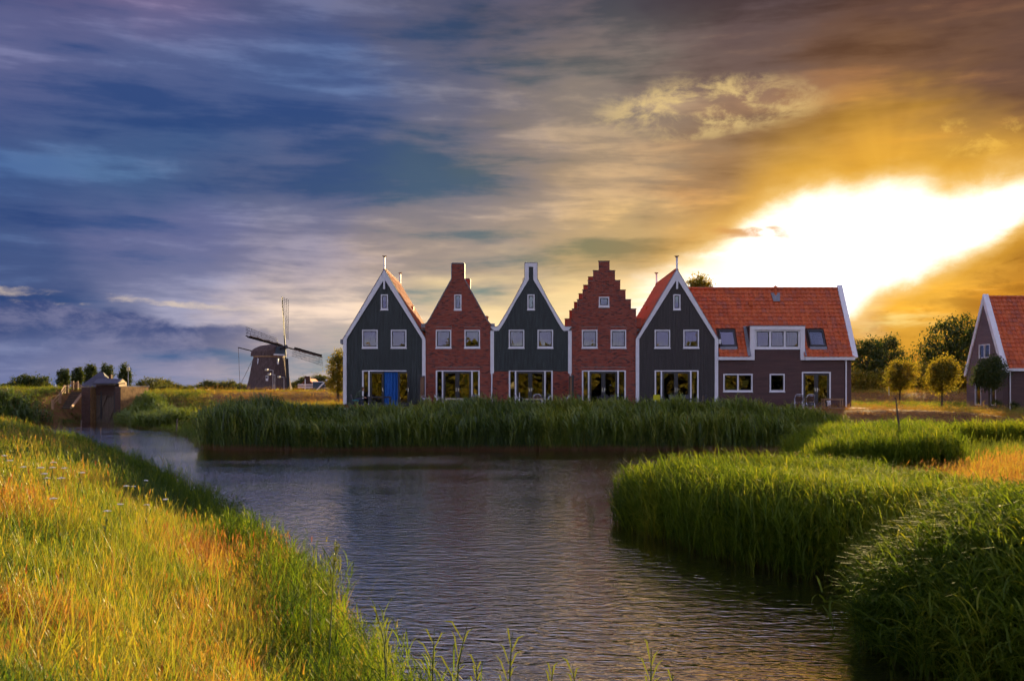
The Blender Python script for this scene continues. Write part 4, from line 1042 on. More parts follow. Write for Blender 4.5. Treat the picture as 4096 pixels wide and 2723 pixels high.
# ------------------------------------------------------------------ far buildings and roadside things behind the dike
def gable_house(name, label, cx_px, Y, half, z_eave, z_ridge, depth, mat, roofmat, z0=.5, chimney=True, trim=None, win=None):
    x = XP(cx_px, Y); t = thing(name, (x, Y, z0), label, 'house')
    MB().prism([(x-half, z0), (x+half, z0), (x+half, z_eave), (x, z_ridge), (x-half, z_eave)], Y, Y+depth).build('wall', mat, t)
    for s in (-1, 1):
        MB().prism([(x+s*(half+.25), z_eave-.3), (x+s*(half+.25), z_eave), (x, z_ridge+.3), (x, z_ridge+.02)], Y-.2 if trim else Y+.3, Y+depth+.2).build('roof', roofmat, t)
        if trim: MB().prism([(x+s*(half+.3), z_eave-.45), (x+s*(half+.3), z_eave+.05), (x, z_ridge+.4), (x, z_ridge-.15)], Y-.3, Y-.21).build('bargeboard', trim, t)
    if chimney: MB().box(x-.75, x+.75, Y-.02, Y+.9, z_ridge-.9, z_ridge+.85).build('chimney', mat, t)
    if win:
        w_ = MB().box(*win, Y-.30, Y-.02, *win2).build('window', M_white, t) if False else None
    return t
Yh = 270.0
FB = gable_house('brick_house', 'far brown brick house with a chimney gable behind the signpost', 1229, Yh, 4.3, ZP(1572, Yh), ZP(1517, Yh), 11, M_dbrick, M_tile)
w_ = MB().box(XP(1222, Yh), XP(1238, Yh), Yh-.1, Yh+.1, ZP(1563, Yh), ZP(1551, Yh)).build('window', M_white, FB); MB().box(XP(1223.5, Yh), XP(1236, Yh), Yh-.14, Yh-.101, ZP(1560, Yh), ZP(1552, Yh)).build('pane', M_bluewood, w_)
Yn_ = 255.0
NB = gable_house('blue_house', 'far dark blue house with white bargeboards beside the leafy tree', 1308, Yn_, 2.6, ZP(1561, Yn_), ZP(1520, Yn_), 9, M_bluewood, M_slate, chimney=False, trim=M_white)
MB().box(XP(1246, Yn_), XP(1302, Yn_), Yn_+1.5, Yn_+8, .5, ZP(1528, Yn_)).build('wing_wall', M_bluewood, NB)
MB().box(XP(1244, Yn_), XP(1303, Yn_), Yn_+1.3, Yn_+8.2, ZP(1527.9, Yn_), ZP(1525, Yn_)).build('wing_fascia', M_white, NB)
w_ = MB().box(XP(1300, Yn_), XP(1311, Yn_), Yn_-.35, Yn_-.01, ZP(1552.5, Yn_), ZP(1538, Yn_)).build('window', M_white, NB); MB().box(XP(1302, Yn_), XP(1309, Yn_), Yn_-.39, Yn_-.351, ZP(1551, Yn_), ZP(1539.5, Yn_)).build('pane', M_bluewood, w_)
def hipped(name, label, px0, px1, pr0, pr1, pye, pyr, Y, mat, roof, chim=None):
    x0, x1, r0, r1 = (XP(v, Y) for v in (px0, px1, pr0, pr1)); ze, zr = ZP(pye, Y), ZP(pyr, Y); d = (x1-x0)*.9
    t = thing(name, ((x0+x1)/2, Y, .5), label, 'house')
    MB().box(x0+.5, x1-.5, Y+.5, Y+d-.5, .5, ze-.02).build('wall', mat, t)
    mb = MB(); mb.v = [(x0,Y,ze),(x1,Y,ze),(x1,Y+d,ze),(x0,Y+d,ze),(r0,Y+d/2,zr),(r1,Y+d/2,zr)]; mb.f = [(0,1,5,4),(1,2,5),(2,3,4,5),(3,0,4),(3,2,1,0)]; mb.t = [.5]*5; mb.build('roof', roof, t)
    if chim: MB().box(XP(chim-3, Y), XP(chim+5, Y), Y+d/2, Y+d/2+.8, zr-3.2, ZP(1497, Y)).build('chimney', M_dbrick, t)
    return t
hipped('farmhouse', 'grey pyramid-roofed farmhouse rising behind the sluice', 312, 436, 374, 390, 1549, 1487, 165, M_dbrick, M_slate, 416)
def lamp_post(px, py_top, Y, arm, label, z0=.5, r=.07):
    x, zt = XP(px, Y), ZP(py_top, Y); t = thing('street_lamp', (x, Y, z0), label, 'street lamp', 'street lamps')
    MB().tube([(x, Y, z0), (x, Y, zt)], r, 8, r*.75).build('pole', M_steel, t)
    if arm:
        a = XP(px+arm, Y) - x
        MB().tube([(x, Y, zt-.08), (x+a*.7, Y, zt+.05)], .05, 6).build('arm', M_steel, t)
        h = MB().box(*sorted((x+a*.62, x+a)), Y-.16, Y+.16, zt+.0, zt+.2).build('lamp_head', M_steel, t)
        MB().box(*sorted((x+a*.64, x+a*.98)), Y-.13, Y+.13, zt-.14, zt-.002).build('lens', M_lampglass, h)
    else:
        h = MB().lathe((x, Y, zt), [(.10,0),(.24,.1),(.26,.45),(.12,.6)], 10).build('lamp_head', M_lampglass, t)
        MB().lathe((x, Y, zt+.6), [(.27,0),(.05,.2)], 10).build('cap', M_steel, h)
lamp_post(1092, 1479, 168, -32, 'tallest street lamp in front of the windmill body, leftmost of three')
lamp_post(1099.5, 1497, 182, -28, 'middle street lamp just right of the tallest one by the windmill')
lamp_post(1136, 1508, 195, -25, 'shortest street lamp in front of the windmill sail, rightmost of three')
lamp_post(513, 1485, 150, 0, 'lantern street lamp in front of the dark poplar by the sluice')
lamp_post(3556, 1522, 92, -2, 'short street lamp between the round willows and the dark trees', 2.6, .05)
def round_sign(px, label):
    Y = 101.5; x = XP(px, Y); zc = ZP(1573, Y); t = thing('road_sign', (x, Y, 2.6), label, 'road sign', 'round road signs on the dike')
    MB().tube([(x, Y+.06, 2.5), (x, Y+.06, zc+.2)], .035, 6).build('pole', M_steel, t)
    def disc(r, y0, y1): 
        return MB().prism([(x+r*math.cos(a), zc+r*math.sin(a)) for a in np.linspace(0, 2*math.pi, 24, endpoint=False)], y0, y1)
    d = disc(.29, Y, Y+.02).build('rim', M_red, t); disc(.21, Y-.006, Y-.001).build('face', M_white, d)
    MB().box(x-.10, x+.10, Y-.012, Y-.007, zc+.06, zc+.10).build('symbol', M_dark, d)
round_sign(1087.5, 'round red-rimmed road sign on the dike below the tall street lamps')
round_sign(1159, 'round red-rimmed road sign on the dike at the foot of the windmill sail')
Y = 128; x = XP(1220.5, Y); t = thing('signpost', (x, Y, .5), 'pale signpost with four direction boards in front of the brown house', 'signpost')
MB().tube([(x, Y, .5), (x, Y, ZP(1515, Y))], .055, 8).build('post', M_white, t)
M_signp = simple('pale_pink_sign', (.62, .48, .42), .5, .05)
for py0, py1 in ((1535, 1542), (1544, 1552)):
    for s in (-1, 1):
        a, b = ((1193, 1218) if s < 0 else (1223, 1250)); za, zb2 = ZP(py1, Y), ZP(py0, Y); zm = (za+zb2)/2
        tip = XP(a-3, Y) if s < 0 else XP(b+3, Y); xa, xb = XP(a, Y), XP(b, Y)
        poly = [(xa, za), (xb, za), (tip, zm), (xb, zb2), (xa, zb2)] if s > 0 else [(tip, zm), (xa, za), (xb, za), (xb, zb2), (xa, zb2)]
        MB().prism(poly, Y-.08, Y-.03).build('direction_board', M_signp, t)
def feather_flag(px, py0, py1, w, col, label):
    Y = 190; x = XP(px, Y); t = thing('banner_flag', (x, Y, .5), label, 'flag', 'advertising flags beyond the dike')
    MB().tube([(x-XP(CX+w, Y)*.9, Y, .5), (x-XP(CX+w, Y)*.9, Y, ZP(py0, Y))], .04, 5).build('pole', M_steel, t)
    hw_ = XP(CX+w, Y); z0, z1 = ZP(py1, Y), ZP(py0, Y)
    poly = [(x-hw_, z0), (x+hw_, z0), (x+hw_, z0+(z1-z0)*.6), (x+hw_*.7, z0+(z1-z0)*.85), (x, z1), (x-hw_*.8, z0+(z1-z0)*.85), (x-hw_, z0+(z1-z0)*.6)]
    f = MB().prism(poly, Y-.03, Y+.03).build('cloth', M_signp if col == 0 else M_white, t)
    if col: MB().box(x-hw_*.8, x+hw_*.5, Y-.05, Y-.031, z0+(z1-z0)*.55, z0+(z1-z0)*.75).build('stripe', M_red, f)
    else: MB().box(x-hw_*.45, x+hw_*.45, Y-.05, Y-.031, z0+(z1-z0)*.25, z0+(z1-z0)*.45).build('stripe', M_red, f)
feather_flag(783, 1547, 1572, 4.6, 0, 'taller pale orange banner flag beyond the dike')
feather_flag(834, 1555, 1571, 3.0, 1, 'shorter white and red banner flag beyond the dike')
Y = 200; x = XP(868, Y); t = MB(); t.v = [(x-.55,Y,ZP(1570,Y)),(x+.65,Y,ZP(1570,Y)),(x+.65,Y+1.2,ZP(1570,Y)),(x-.55,Y+1.2,ZP(1570,Y)),(x-.1,Y+.6,ZP(1557,Y))]; t.f = [(0,1,4),(1,2,4),(2,3,4),(3,0,4),(3,2,1,0)]; t.t = [.5]*5
t = t.build('pointed_tent', M_slate); tag(t, 'small dark pointed tent top showing over the dike', 'tent')
Y = 103; x = XP(1110, Y); hy = thing('hydrant_post', (x, Y, 2.5), 'small yellow marker post on the dike between the road signs', 'post')
MB().lathe((x, Y, 2.5), [(.10,0),(.10,.55),(.15,.56),(.15,.68),(.06,.80)], 8).build('post', M_yellow, hy)

# ------------------------------------------------------------------ sluice with its stair on the left
YS = 94.0
SL = thing('sluice', (XP(400, YS), YS, -.5), 'old dark brick sluice with timber gates and a small lifting-gear roof', 'sluice')
sxp = lambda px: XP(px, YS); szp = lambda py: ZP(py, YS)
def bwall(par, x0, x1, y0, y1, z0, z1, name, right=False):
    w = MB().box(x0, x1, y0, y1, z0, z1).build(name, M_mortar, par)
    b = MB(); brickwork(b, x0, x1, z0, lambda x: z1, [], y0, .012, .22, .075); b.build('brickwork', M_dbrick, w, kind='stuff')
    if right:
        b = MB(); brickwork(b, y0, y1, z0, lambda x: z1, [], x1, .012, .22, .075, facing='x'); b.build('side_brickwork', M_ybrick, w, kind='stuff')  # right-hand faces take the brick colour that has sunlight painted in
    return w
bwall(SL, sxp(326), sxp(361), YS, YS+3.2, -.6, szp(1547), 'pier', True)
bwall(SL, sxp(461), sxp(482), YS, YS+3.4, -.6, szp(1547.5), 'pier', True)
bwall(SL, sxp(362), sxp(460), YS+1.2, YS+1.7, szp(1580), szp(1537), 'lintel_wall')
for i in range(14):        # gate planks
    a = sxp(362) + (sxp(460)-sxp(362))*i/14; MB().box(a+.01, a+(sxp(460)-sxp(362))/14-.01, YS+1.28+.02*(i % 2), YS+1.4, -.6, szp(1580.3)).build('gate_plank', M_wood2, SL)
for a, b in ((sxp(362), sxp(411)), (sxp(411), sxp(460))):
    MB().box(a+.02, b-.02, YS+1.12, YS+1.27, szp(1583), szp(1580.5)).build('gate_rail', M_wood2, SL)
    MB().prism([(a+.05, .4), (a+.25, .4), (b-.05, szp(1584)), (b-.25, szp(1584))], YS+1.10, YS+1.24).build('gate_brace', M_wood2, SL)
for px in (386, 442): MB().box(sxp(px)-.06, sxp(px)+.06, YS+1.0, YS+1.11, .3, szp(1566)).build('lifting_rod', M_dark, SL)
rp = [(YS+.5, szp(1533)), (YS+2.3, szp(1533)), (YS+1.4, szp(1515))]
rf = MB(); rf.prismx([(YS+.3, szp(1534)), (YS+.3, szp(1531.5)), (YS+1.4, szp(1513.5)), (YS+2.5, szp(1531.5)), (YS+2.5, szp(1534)), (YS+1.4, szp(1517))], sxp(366), sxp(467)); rf.build('roof', M_slate, SL)
MB().box(sxp(364), sxp(472), YS+.35, YS+.55, szp(1537), szp(1534.2)).build('eave_beam', M_dark, SL)
MB().prismx([(YS+.45, szp(1546)), (YS+2.3, szp(1546)), (YS+2.3, szp(1532)), (YS+1.4, szp(1515.5)), (YS+.45, szp(1532))], sxp(467), sxp(469)).build('gable_board', M_wood, SL)
MB().tube([(sxp(358), YS+.9, szp(1533)), (sxp(488), YS+.9, szp(1533))], .05, 6).build('shaft', M_dark, SL)
MB().tube([(sxp(486.5), YS+.9, szp(1533)), (sxp(488.5), YS+.9, szp(1533))], .17, 10).build('crank_wheel', M_wood, SL)
# wing walls to the right
WW = thing('wing_wall', (sxp(505), YS+1, 1), 'weathered brick wing wall catching the sun right of the sluice', 'wall')
a = sxp(482.5)
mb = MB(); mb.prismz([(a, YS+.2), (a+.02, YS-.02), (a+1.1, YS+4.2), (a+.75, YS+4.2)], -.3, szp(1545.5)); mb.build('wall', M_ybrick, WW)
mb = MB(); mb.prismz([(a-.05, YS+.2), (a-.03, YS-.1), (a+1.18, YS+4.3), (a+.7, YS+4.3)], szp(1545.4), szp(1543.5)); mb.build('coping', M_conc, WW)
pw_ = thing('parapet_wall', (XP(560, 100), 100, 2.4), 'low dark brick parapet on the dike right of the sluice', 'wall')
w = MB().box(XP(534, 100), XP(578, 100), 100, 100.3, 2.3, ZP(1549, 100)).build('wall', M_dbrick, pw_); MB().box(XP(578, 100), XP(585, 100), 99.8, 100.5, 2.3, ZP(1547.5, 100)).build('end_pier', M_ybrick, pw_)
# timber stair
M_oldtimber = simple('old_timber', (.055, .040, .030), .85, .3, 3, .3)
ST = thing('timber_stair', (XP(290, 92), 90, .8), 'earth stair with timber risers climbing the dike beside the sluice', 'stair')
for i in range(10):
    t = i/9; Y = 88 + 8*t; zz = ZP(1628, 88)*(1-t) + ZP(1567, 96)*t
    xa, xb = XP(258 + 27*t - 10*(1-t), Y), XP(283 + 47*t, Y)
    MB().box(xa, xb, Y-.06, Y+.12, zz-.13, zz).build('riser', M_oldtimber, ST)
mb = MB(); p0, p1 = P(286, 1628, 87.6), P(330, 1571, 95.5); mb.tube([p0, p1], .13, 4); mb.build('stringer', M_wood, ST)
RL = thing('stair_railing', (XP(260, 92), 92, 1.2), 'wooden post and rail fence beside the earth stair', 'fence')
posts = [P(211, 1618, 88), P(240, 1596, 90), P(257, 1556, 96), P(271, 1556, 97), P(291, 1558, 98)]; tops = (1598, 1568, 1540, 1538, 1524)
prev = None
for p, py in zip(posts, tops):
    top = ZP(py, p.y); MB().box(p.x-.09, p.x+.09, p.y-.09, p.y+.09, p.z-.4, top).build('post', M_wood, RL)
    cur = Vector((p.x, p.y, top))
    if prev:
        for d in (.12, .45): MB().tube([prev - Vector((0,0,d)), cur - Vector((0,0,d))], .045, 4).build('rail', M_wood, RL)
    prev = cur
GT = thing('wooden_gate', (XP(304, 98.5), 98.5, 2.9), 'small lit wooden gate at the top of the earth stair', 'gate')
MB().box(XP(294, 98.5), XP(309, 98.5), 98.45, 98.6, 2.9, ZP(1529, 98.5)).build('gate_panel', M_wood, GT)
for px, py in ((293, 1524), (311, 1524)): MB().box(XP(px, 98.4)-.07, XP(px, 98.4)+.07, 98.3, 98.44, 2.7, ZP(py, 98.4)).build('gate_post', M_wood, GT)
for d in (0, 7, 14): MB().tube([P(312, 1530+d, 98.3), P(328, 1546+d*.8, 96.5)], .045, 4).build('rail', M_wood, GT)
# poles in the canal
def pole(px, py0, py1, r, mat, name, label, lean=(0,0)):
    Y = ZC*F/(py1-HY); p = P(px, py1, Y); t = MB().tube([(p.x, Y, -.6), (p.x, Y, .1), (p.x+lean[0], Y, ZP(py0, Y))], r, 7).build(name, mat); tag(t, label, 'pole'); return t
pole(706, 1672, 1737, .045, M_wood2, 'canal_pole', 'thin pole standing in the water near the green bank', (.06, 0))
pole(403, 1709, 1724, .04, M_wood, 'canal_stake', 'short stake in the water below the sluice')
pole(325, 1679, 1700, .06, M_wood2, 'canal_post', 'grey post in the water at the foot of the sluice pier')

# ------------------------------------------------------------------ garden furniture on the terrace
G = 'garden chairs on the terrace'
def alu_chair(label, x, y, rz, z=Z0):
    t = thing('garden_armchair', (0,0,0), label, 'chair', G); r = .017
    for s in (-1, 1):
        MB().tube([(s*.26, -.25, 0), (s*.26, -.22, .62), (s*.26, -.12, .66), (s*.26, .12, .68), (s*.24, .26, .82), (s*.16, .30, .86), (0, .31, .88)], r, 6).build('arm_frame', M_metal, t)
        MB().tube([(s*.25, .30, 0), (s*.25, .08, .44), (s*.25, .0, .66)], r, 6).build('rear_leg', M_metal, t)
        MB().tube([(s*.25, .02, .50), (s*.235, .25, .74), (s*.12, .28, .79), (0, .285, .80)], r*.8, 6).build('back_rail', M_metal, t)
    MB().box(-.23, .23, -.23, .20, .42, .45).build('seat', M_weave, t)
    MB().hexa([(-.21,.19,.47),(.21,.19,.47),(.21,.215,.47),(-.21,.215,.47),(-.19,.285,.86),(.19,.285,.86),(.19,.305,.86),(-.19,.305,.86)]).build('backrest', M_weave, t)
    for zz in (.28, .36): MB().tube([(-.255,-.235,zz), (.255,-.235,zz)], r*.8, 6).build('stretcher', M_metal, t)
    t.location = (x, y, z); t.rotation_euler = (0, 0, rz); return t
def resin_chair(label, x, y, rz, mat=None, cushion=None, z=Z0):
    mat = mat or M_resin; t = thing('garden_chair', (0,0,0), label, 'chair', G)
    for sx in (-1, 1):
        MB().tube([(sx*.22, -.24, 0), (sx*.20, -.20, .44)], .022, 6).build('leg', mat, t); MB().tube([(sx*.23, .28, 0), (sx*.20, .18, .44)], .022, 6).build('leg', mat, t)
        MB().tube([(sx*.20, .18, .44), (sx*.22, .30, .84)], .02, 6).build('back_post', mat, t)
    MB().box(-.23, .23, -.24, .21, .43, .465).build('seat', mat, t)
    MB().hexa([(-.20,.19,.50),(.20,.19,.50),(.20,.215,.50),(-.20,.215,.50),(-.21,.29,.85),(.21,.29,.85),(.21,.32,.85),(-.21,.32,.85)]).build('backrest', mat, t)
    if cushion: MB().box(-.21, .21, -.23, .18, .466, .50).build('cushion', cushion, t)
    t.location = (x, y, z); t.rotation_euler = (0, 0, rz); return t
def table(label, x0, x1, y, top, mat, legmat, depth=.8):
    t = thing('garden_table', ((x0+x1)/2, y, Z0), label, 'table', 'garden tables on the terrace'); zt = Z0 + top
    MB().box(x0, x1, y-depth/2, y+depth/2, zt-.035, zt).build('tabletop', mat, t)
    MB().box(x0+.05, x1-.05, y-depth/2+.05, y+depth/2-.05, zt-.10, zt-.036).build('apron', legmat, t)
    for sx in (x0+.04, x1-.10):
        for sy in (y-depth/2+.04, y+depth/2-.10): MB().box(sx, sx+.06, sy, sy+.06, Z0, zt-.036).build('leg', legmat, t)
YT = 64.3; tx = lambda px: XP(px, YT); E_, W_, S_, N_ = R(90), R(-90), R(180), 0
# chairs face -y at rz=0; +90 deg turns them to face +x
table('dark garden table outside the blue curtain', tx(1476), tx(1565), YT, .74, M_resin, M_resin)
resin_chair('dark chair with a teal cushion in front of the green house', tx(1424), YT-.2, E_, cushion=M_teal)
resin_chair('dark chair pushed in at the left end of the table by the blue curtain', tx(1484), YT+.45, E_)
resin_chair('dark chair on the right by the open door leaf and the wooden screen', tx(1657), YT+.3, W_)
alu_chair('silver armchair in front of the screen, its back to the brick wall', tx(1708), YT+.35, E_)
alu_chair('silver armchair nearest the left wooden screen, lower of two', tx(1705), YT-.45, E_)
alu_chair('silver armchair left of the pale table at the brick chimney-gable house', tx(1756), YT-.2, E_)
alu_chair('silver armchair with its back to the water at the chimney-gable house', tx(1903), YT-.6, S_)
table('pale topped table before the brick chimney-gable house', tx(1781), tx(1857), YT, .62, M_signp, M_metal)
alu_chair('silver armchair left of the table under the white slot chimney house', tx(2078), YT-.1, E_)
alu_chair('silver armchair behind the table under the white slot chimney house', tx(2151), YT+.6, N_)
alu_chair('silver armchair right of the table under the white slot chimney house', tx(2187), YT-.1, W_)
alu_chair('silver armchair against the right wooden screen, farther of two', tx(2262), YT+.4, W_)
alu_chair('silver armchair against the right wooden screen, nearer of two', tx(2261), YT-.4, W_)
table('wooden topped table under the white slot chimney house', tx(2097), tx(2173), YT, .62, M_wood, M_metal)
x = tx(2078); pp = thing('parasol_pole', (x, YT+.5, Z0), 'pale upright parasol pole by the double doors', 'pole')
MB().tube([(x, YT+.5, Z0), (x, YT+.5, Z0+.98)], .025, 8).build('pole', M_white, pp); MB().lathe((x, YT+.5, Z0), [(.2,0),(.2,.05),(.05,.08)], 12).build('foot', M_conc, pp)
resin_chair('dark chair at the left wall of the stepped gable house', tx(2332), YT+.3, R(60))
table('dark garden table before the stepped gable house', tx(2388), tx(2478), YT+.2, .74, M_resin, M_resin)
resin_chair('dark chair with its back to the water, left of two at the stepped gable table', tx(2413), YT-.5, S_)
resin_chair('dark chair with its back to the water, right of two at the stepped gable table', tx(2450), YT-.5, S_)
resin_chair('dark chair at the right end of the stepped gable table', tx(2494), YT+.1, W_)
resin_chair('bright yellow chair by the brown house', tx(2624), YT-.1, S_, mat=M_yellow)
table('dark garden table before the brown clad house', tx(2688), tx(2790), YT+.1, .62, M_resin, M_resin)
resin_chair('dark chair behind the left end of the brown house table', tx(2700), YT+.8, N_)
resin_chair('dark chair behind the right end of the brown house table', tx(2752), YT+.8, N_)
resin_chair('dark chair at the right end of the brown house table', tx(2806), YT+.1, W_)
resin_chair('dark chair at the left end of the brown house table', tx(2672), YT+.1, E_)
alu_chair('silver armchair below the small window of the long house', XP(3190, YT), YT-.3, R(170))
alu_chair('silver armchair in front of the double door of the long house', XP(3229, YT), YT-.5, R(185))
table('narrow wooden table by the downpipe of the long house', XP(3288, YT), XP(3370, YT), YT, .60, M_wood, M_wood, .6)
x = XP(3313, 63); bo = thing('garden_bollard', (x, 63, Z0), 'small white garden bollard below the wooden table', 'bollard')
MB().lathe((x, 63, Z0), [(.09,0),(.05,.06),(.05,.38),(.11,.42),(.10,.48)], 10).build('bollard', M_white, bo)
x = tx(2816); MB_ = MB().box(x-.07, x+.07, YT+.2, YT+.34, Z0, ZP(1582, YT)).build('timber_post', M_wood2); tag(MB_, 'short timber post right of the brown house table', 'post')
def screen(px, label, mat):
    x = XP(px, 63.5); t = thing('wooden_screen', (x, 64, Z0), label, 'screen', 'wooden screens between the terraces')
    for y in (62.4, 65.6): MB().box(x-.06, x+.06, y-.06, y+.06, Z0, Z0+2.1).build('post', M_dark, t)
    for i in range(8): MB().box(x-.02, x+.02, 62.47, 65.53, Z0+.62+i*.17, Z0+.62+i*.17+.16).build('plank', mat, t)
    MB().box(x-.05, x+.05, 62.4, 65.6, Z0+1.99, Z0+2.05).build('top_rail', M_dark, t); MB().box(x-.025, x+.025, 62.47, 65.53, Z0+.1, Z0+.6).build('base_panel', M_dark, t)
screen(1684, 'wooden terrace screen between the green house and the chimney-gable house', M_wood)
screen(2287, 'wooden terrace screen left of the stepped gable house', M_wood)

# ------------------------------------------------------------------ the person sitting on the terrace
def person(x, y):
    t = thing('person', (x, y, Z0), 'person in a dark green top sitting bent forward beside the dark table', 'person')
    def skin(name, V, E, Rr, mat, par, sub=2):
        me = bpy.data.meshes.new(name); me.from_pydata(V, E, []); o = bpy.data.objects.new(name, me); COL.objects.link(o); o.parent = par
        m = o.modifiers.new('s', 'SKIN'); 
        for i, r in enumerate(Rr): me.skin_vertices[0].data[i].radius = (r, r)
        me.skin_vertices[0].data[0].use_root = True
        s = o.modifiers.new('d', 'SUBSURF'); s.levels = sub; s.render_levels = sub; me.materials.append(mat); return o
    # faces +x, seated on a chair seat at .47
    V = [(-.02,0,.55),(.06,0,.72),(.17,0,.90),(.27,0,1.02),(.34,0,1.09),(.40,0,1.17),(.43,0,1.22)]
    E = [(i,i+1) for i in range(6)]; Rr = [.15,.15,.16,.13,.06,.085,.08]
    for s in (-1, 1):
        b = len(V); V += [(.23,s*.17,.98),(.30,s*.22,.76),(.50,s*.12,.68),(.56,s*.10,.68)]; E += [(3,b),(b,b+1),(b+1,b+2),(b+2,b+3)]; Rr += [.065,.05,.04,.035]
        b = len(V); V += [(.02,s*.10,.53),(.43,s*.13,.54),(.40,s*.12,.10),(.42,s*.12,.05),(.56,s*.12,.04)]; E += [(0,b),(b,b+1),(b+1,b+2),(b+2,b+3),(b+3,b+4)]; Rr += [.095,.07,.045,.045,.035]
    body = skin('body', V, E, Rr, M_shirt, t)
    hd = MB(); hd.smooth = True
    def ball(mb, c, r, seg=14, ring=10):
        k = len(mb.v)
        for i in range(ring+1):
            p = math.pi*i/ring
            for j in range(seg): a = 2*math.pi*j/seg; mb.v.append((c[0]+r[0]*math.sin(p)*math.cos(a), c[1]+r[1]*math.sin(p)*math.sin(a), c[2]+r[2]*math.cos(p)))
        for i in range(ring):
            for j in range(seg): a = k+i*seg+j; b = k+i*seg+(j+1) % seg; mb.face((a, a+seg, b+seg, b))
    o = Vector((x, y, Z0)); off = lambda p: tuple(o + Vector(p))
    ball(hd, off((.46,0,1.22)), (.095,.078,.118)); ball(hd, off((.555,0,1.19)), (.022,.016,.028), 8, 6)
    for s in (-1, 1): ball(hd, off((.45,s*.08,1.21)), (.025,.012,.035), 8, 6)
    h = hd.build('head', M_skin, t)
    hr = MB(); hr.smooth = True; ball(hr, off((.435,0,1.255)), (.105,.09,.105)); hr.build('hair', M_hair, t)
    ey = MB(); 
    for s in (-1, 1): ball(ey, off((.548,s*.032,1.225)), (.008,.012,.009), 8, 6)
    ey.build('eyes', M_hair, t)
    tr = MB(); tr.smooth = True
    for s in (-1, 1):
        tr.tube([off((-.02,s*.09,.55)), off((.2,s*.12,.555)), off((.44,s*.13,.545)), off((.415,s*.12,.3)), off((.40,s*.12,.08))], [.12,.105,.085,.07,.06], 10)
    tr.build('trousers', M_jeans, t)
    sh = MB()
    for s in (-1, 1): sh.tube([off((.36,s*.12,.045)), off((.5,s*.12,.05)), off((.62,s*.12,.035))], [.055,.058,.035], 8)
    sh.build('shoes', M_jeans, t)
    for s in (-1, 1):
        hn = MB(); w0 = Vector((.55, s*.10, .68)); hn.tube([off(w0), off(w0+Vector((.09,0,-.015)))], [.032,.04], 8)
        for k in range(4): a = w0+Vector((.08,(k-1.5)*.018,-.015)); hn.tube([off(a), off(a+Vector((.045,0,-.02))), off(a+Vector((.06-.008*abs(k-1.5),0,-.055)))], .009, 6)
        a = w0+Vector((.03,-s*.035,0)); hn.tube([off(a), off(a+Vector((.04,-s*.02,-.02))), off(a+Vector((.06,-s*.015,-.045)))], .010, 6)
        hn.build('hand', M_skin, t)
person(tx(1425), YT-.2)
# ------------------------------------------------------------------ trees
def tree(name, label, base, lobes, n, leaf, mat, trunk_r=.15, group=None, clump=.5, seed=1, tilt=0.0, limbs=True, cat='tree', per=26):
    """tapered trunk with limbs; crown = leaf-sized faces in many small clumps spread through the lobes"""
    rs = np.random.default_rng(seed); b = Vector(base); t = thing(name, b, label, cat, group)
    tr = MB(); L0 = lobes[0]; top = Vector((L0[0], L0[1], L0[2])) 
    mid = b.lerp(top, .5) + Vector((tilt, 0, 0))
    tr.tube([b - Vector((0,0,.3)), b.lerp(mid, .5), mid, top], [trunk_r*1.25, trunk_r, trunk_r*.8, trunk_r*.4], 8)
    if limbs:
        for L in lobes:
            for _ in range(4):
                d = rs.normal(size=3); d /= np.linalg.norm(d); e = Vector((L[0]+d[0]*L[3]*.7, L[1]+d[1]*L[4]*.7, L[2]+d[2]*L[5]*.7))
                s = b.lerp(top, rs.uniform(.55, .95)); tr.tube([s, s.lerp(e, .5)+Vector((0,0,.1)), e], [trunk_r*.4, trunk_r*.25, trunk_r*.08], 5)
    tr.build('trunk', M_bark, t)
    vol = np.array([L[3]*L[4]*L[5] for L in lobes])**.72; vol = vol/vol.sum()
    V, Fc, T = [], [], []
    nc = max(6, n//per)
    for c in range(nc):
        L = lobes[rs.choice(len(lobes), p=vol)]
        d = rs.normal(size=3); d /= np.linalg.norm(d); rad = rs.uniform(.25, 1.0)**.45
        if rs.random() < .12: rad *= 1.12
        cc = np.array(L[:3]) + d*np.array(L[3:6])*rad
        ct = rs.uniform(0, 1); cr = clump*rs.uniform(.6, 1.3)
        m = int(per*rs.uniform(.6, 1.4))
        p = cc + rs.normal(size=(m, 3))*np.array([cr, cr, cr*.75])*.5
        for q in p:
            u = rs.normal(size=3); u /= np.linalg.norm(u); w = np.cross(u, rs.normal(size=3)); w /= np.linalg.norm(w)
            a, bb = u*leaf*rs.uniform(.7, 1.3), w*leaf*rs.uniform(.35, .6); k = len(V)
            V += [tuple(q-a), tuple(q+bb), tuple(q+a), tuple(q-bb)]; Fc.append((k, k+1, k+2, k+3)); T.append(min(1, max(0, ct*.7 + rs.uniform(0, .35))))
    cr = MB(); cr.v, cr.f, cr.t = V, Fc, T; cr.build('crown', mat, t)
    return t
def lob(px, py, Y, rx, rz, ry=None): p = P(px, py, Y); s = Y/F; return (p.x, p.y, p.z, rx*s, (ry or rx)*s, rz*s)
def gz(px, Y): return float(ground_z(np.array([XP(px, Y)]), np.array([Y]))[0])
def base(px, Y): return (XP(px, Y), Y, gz(px, Y))
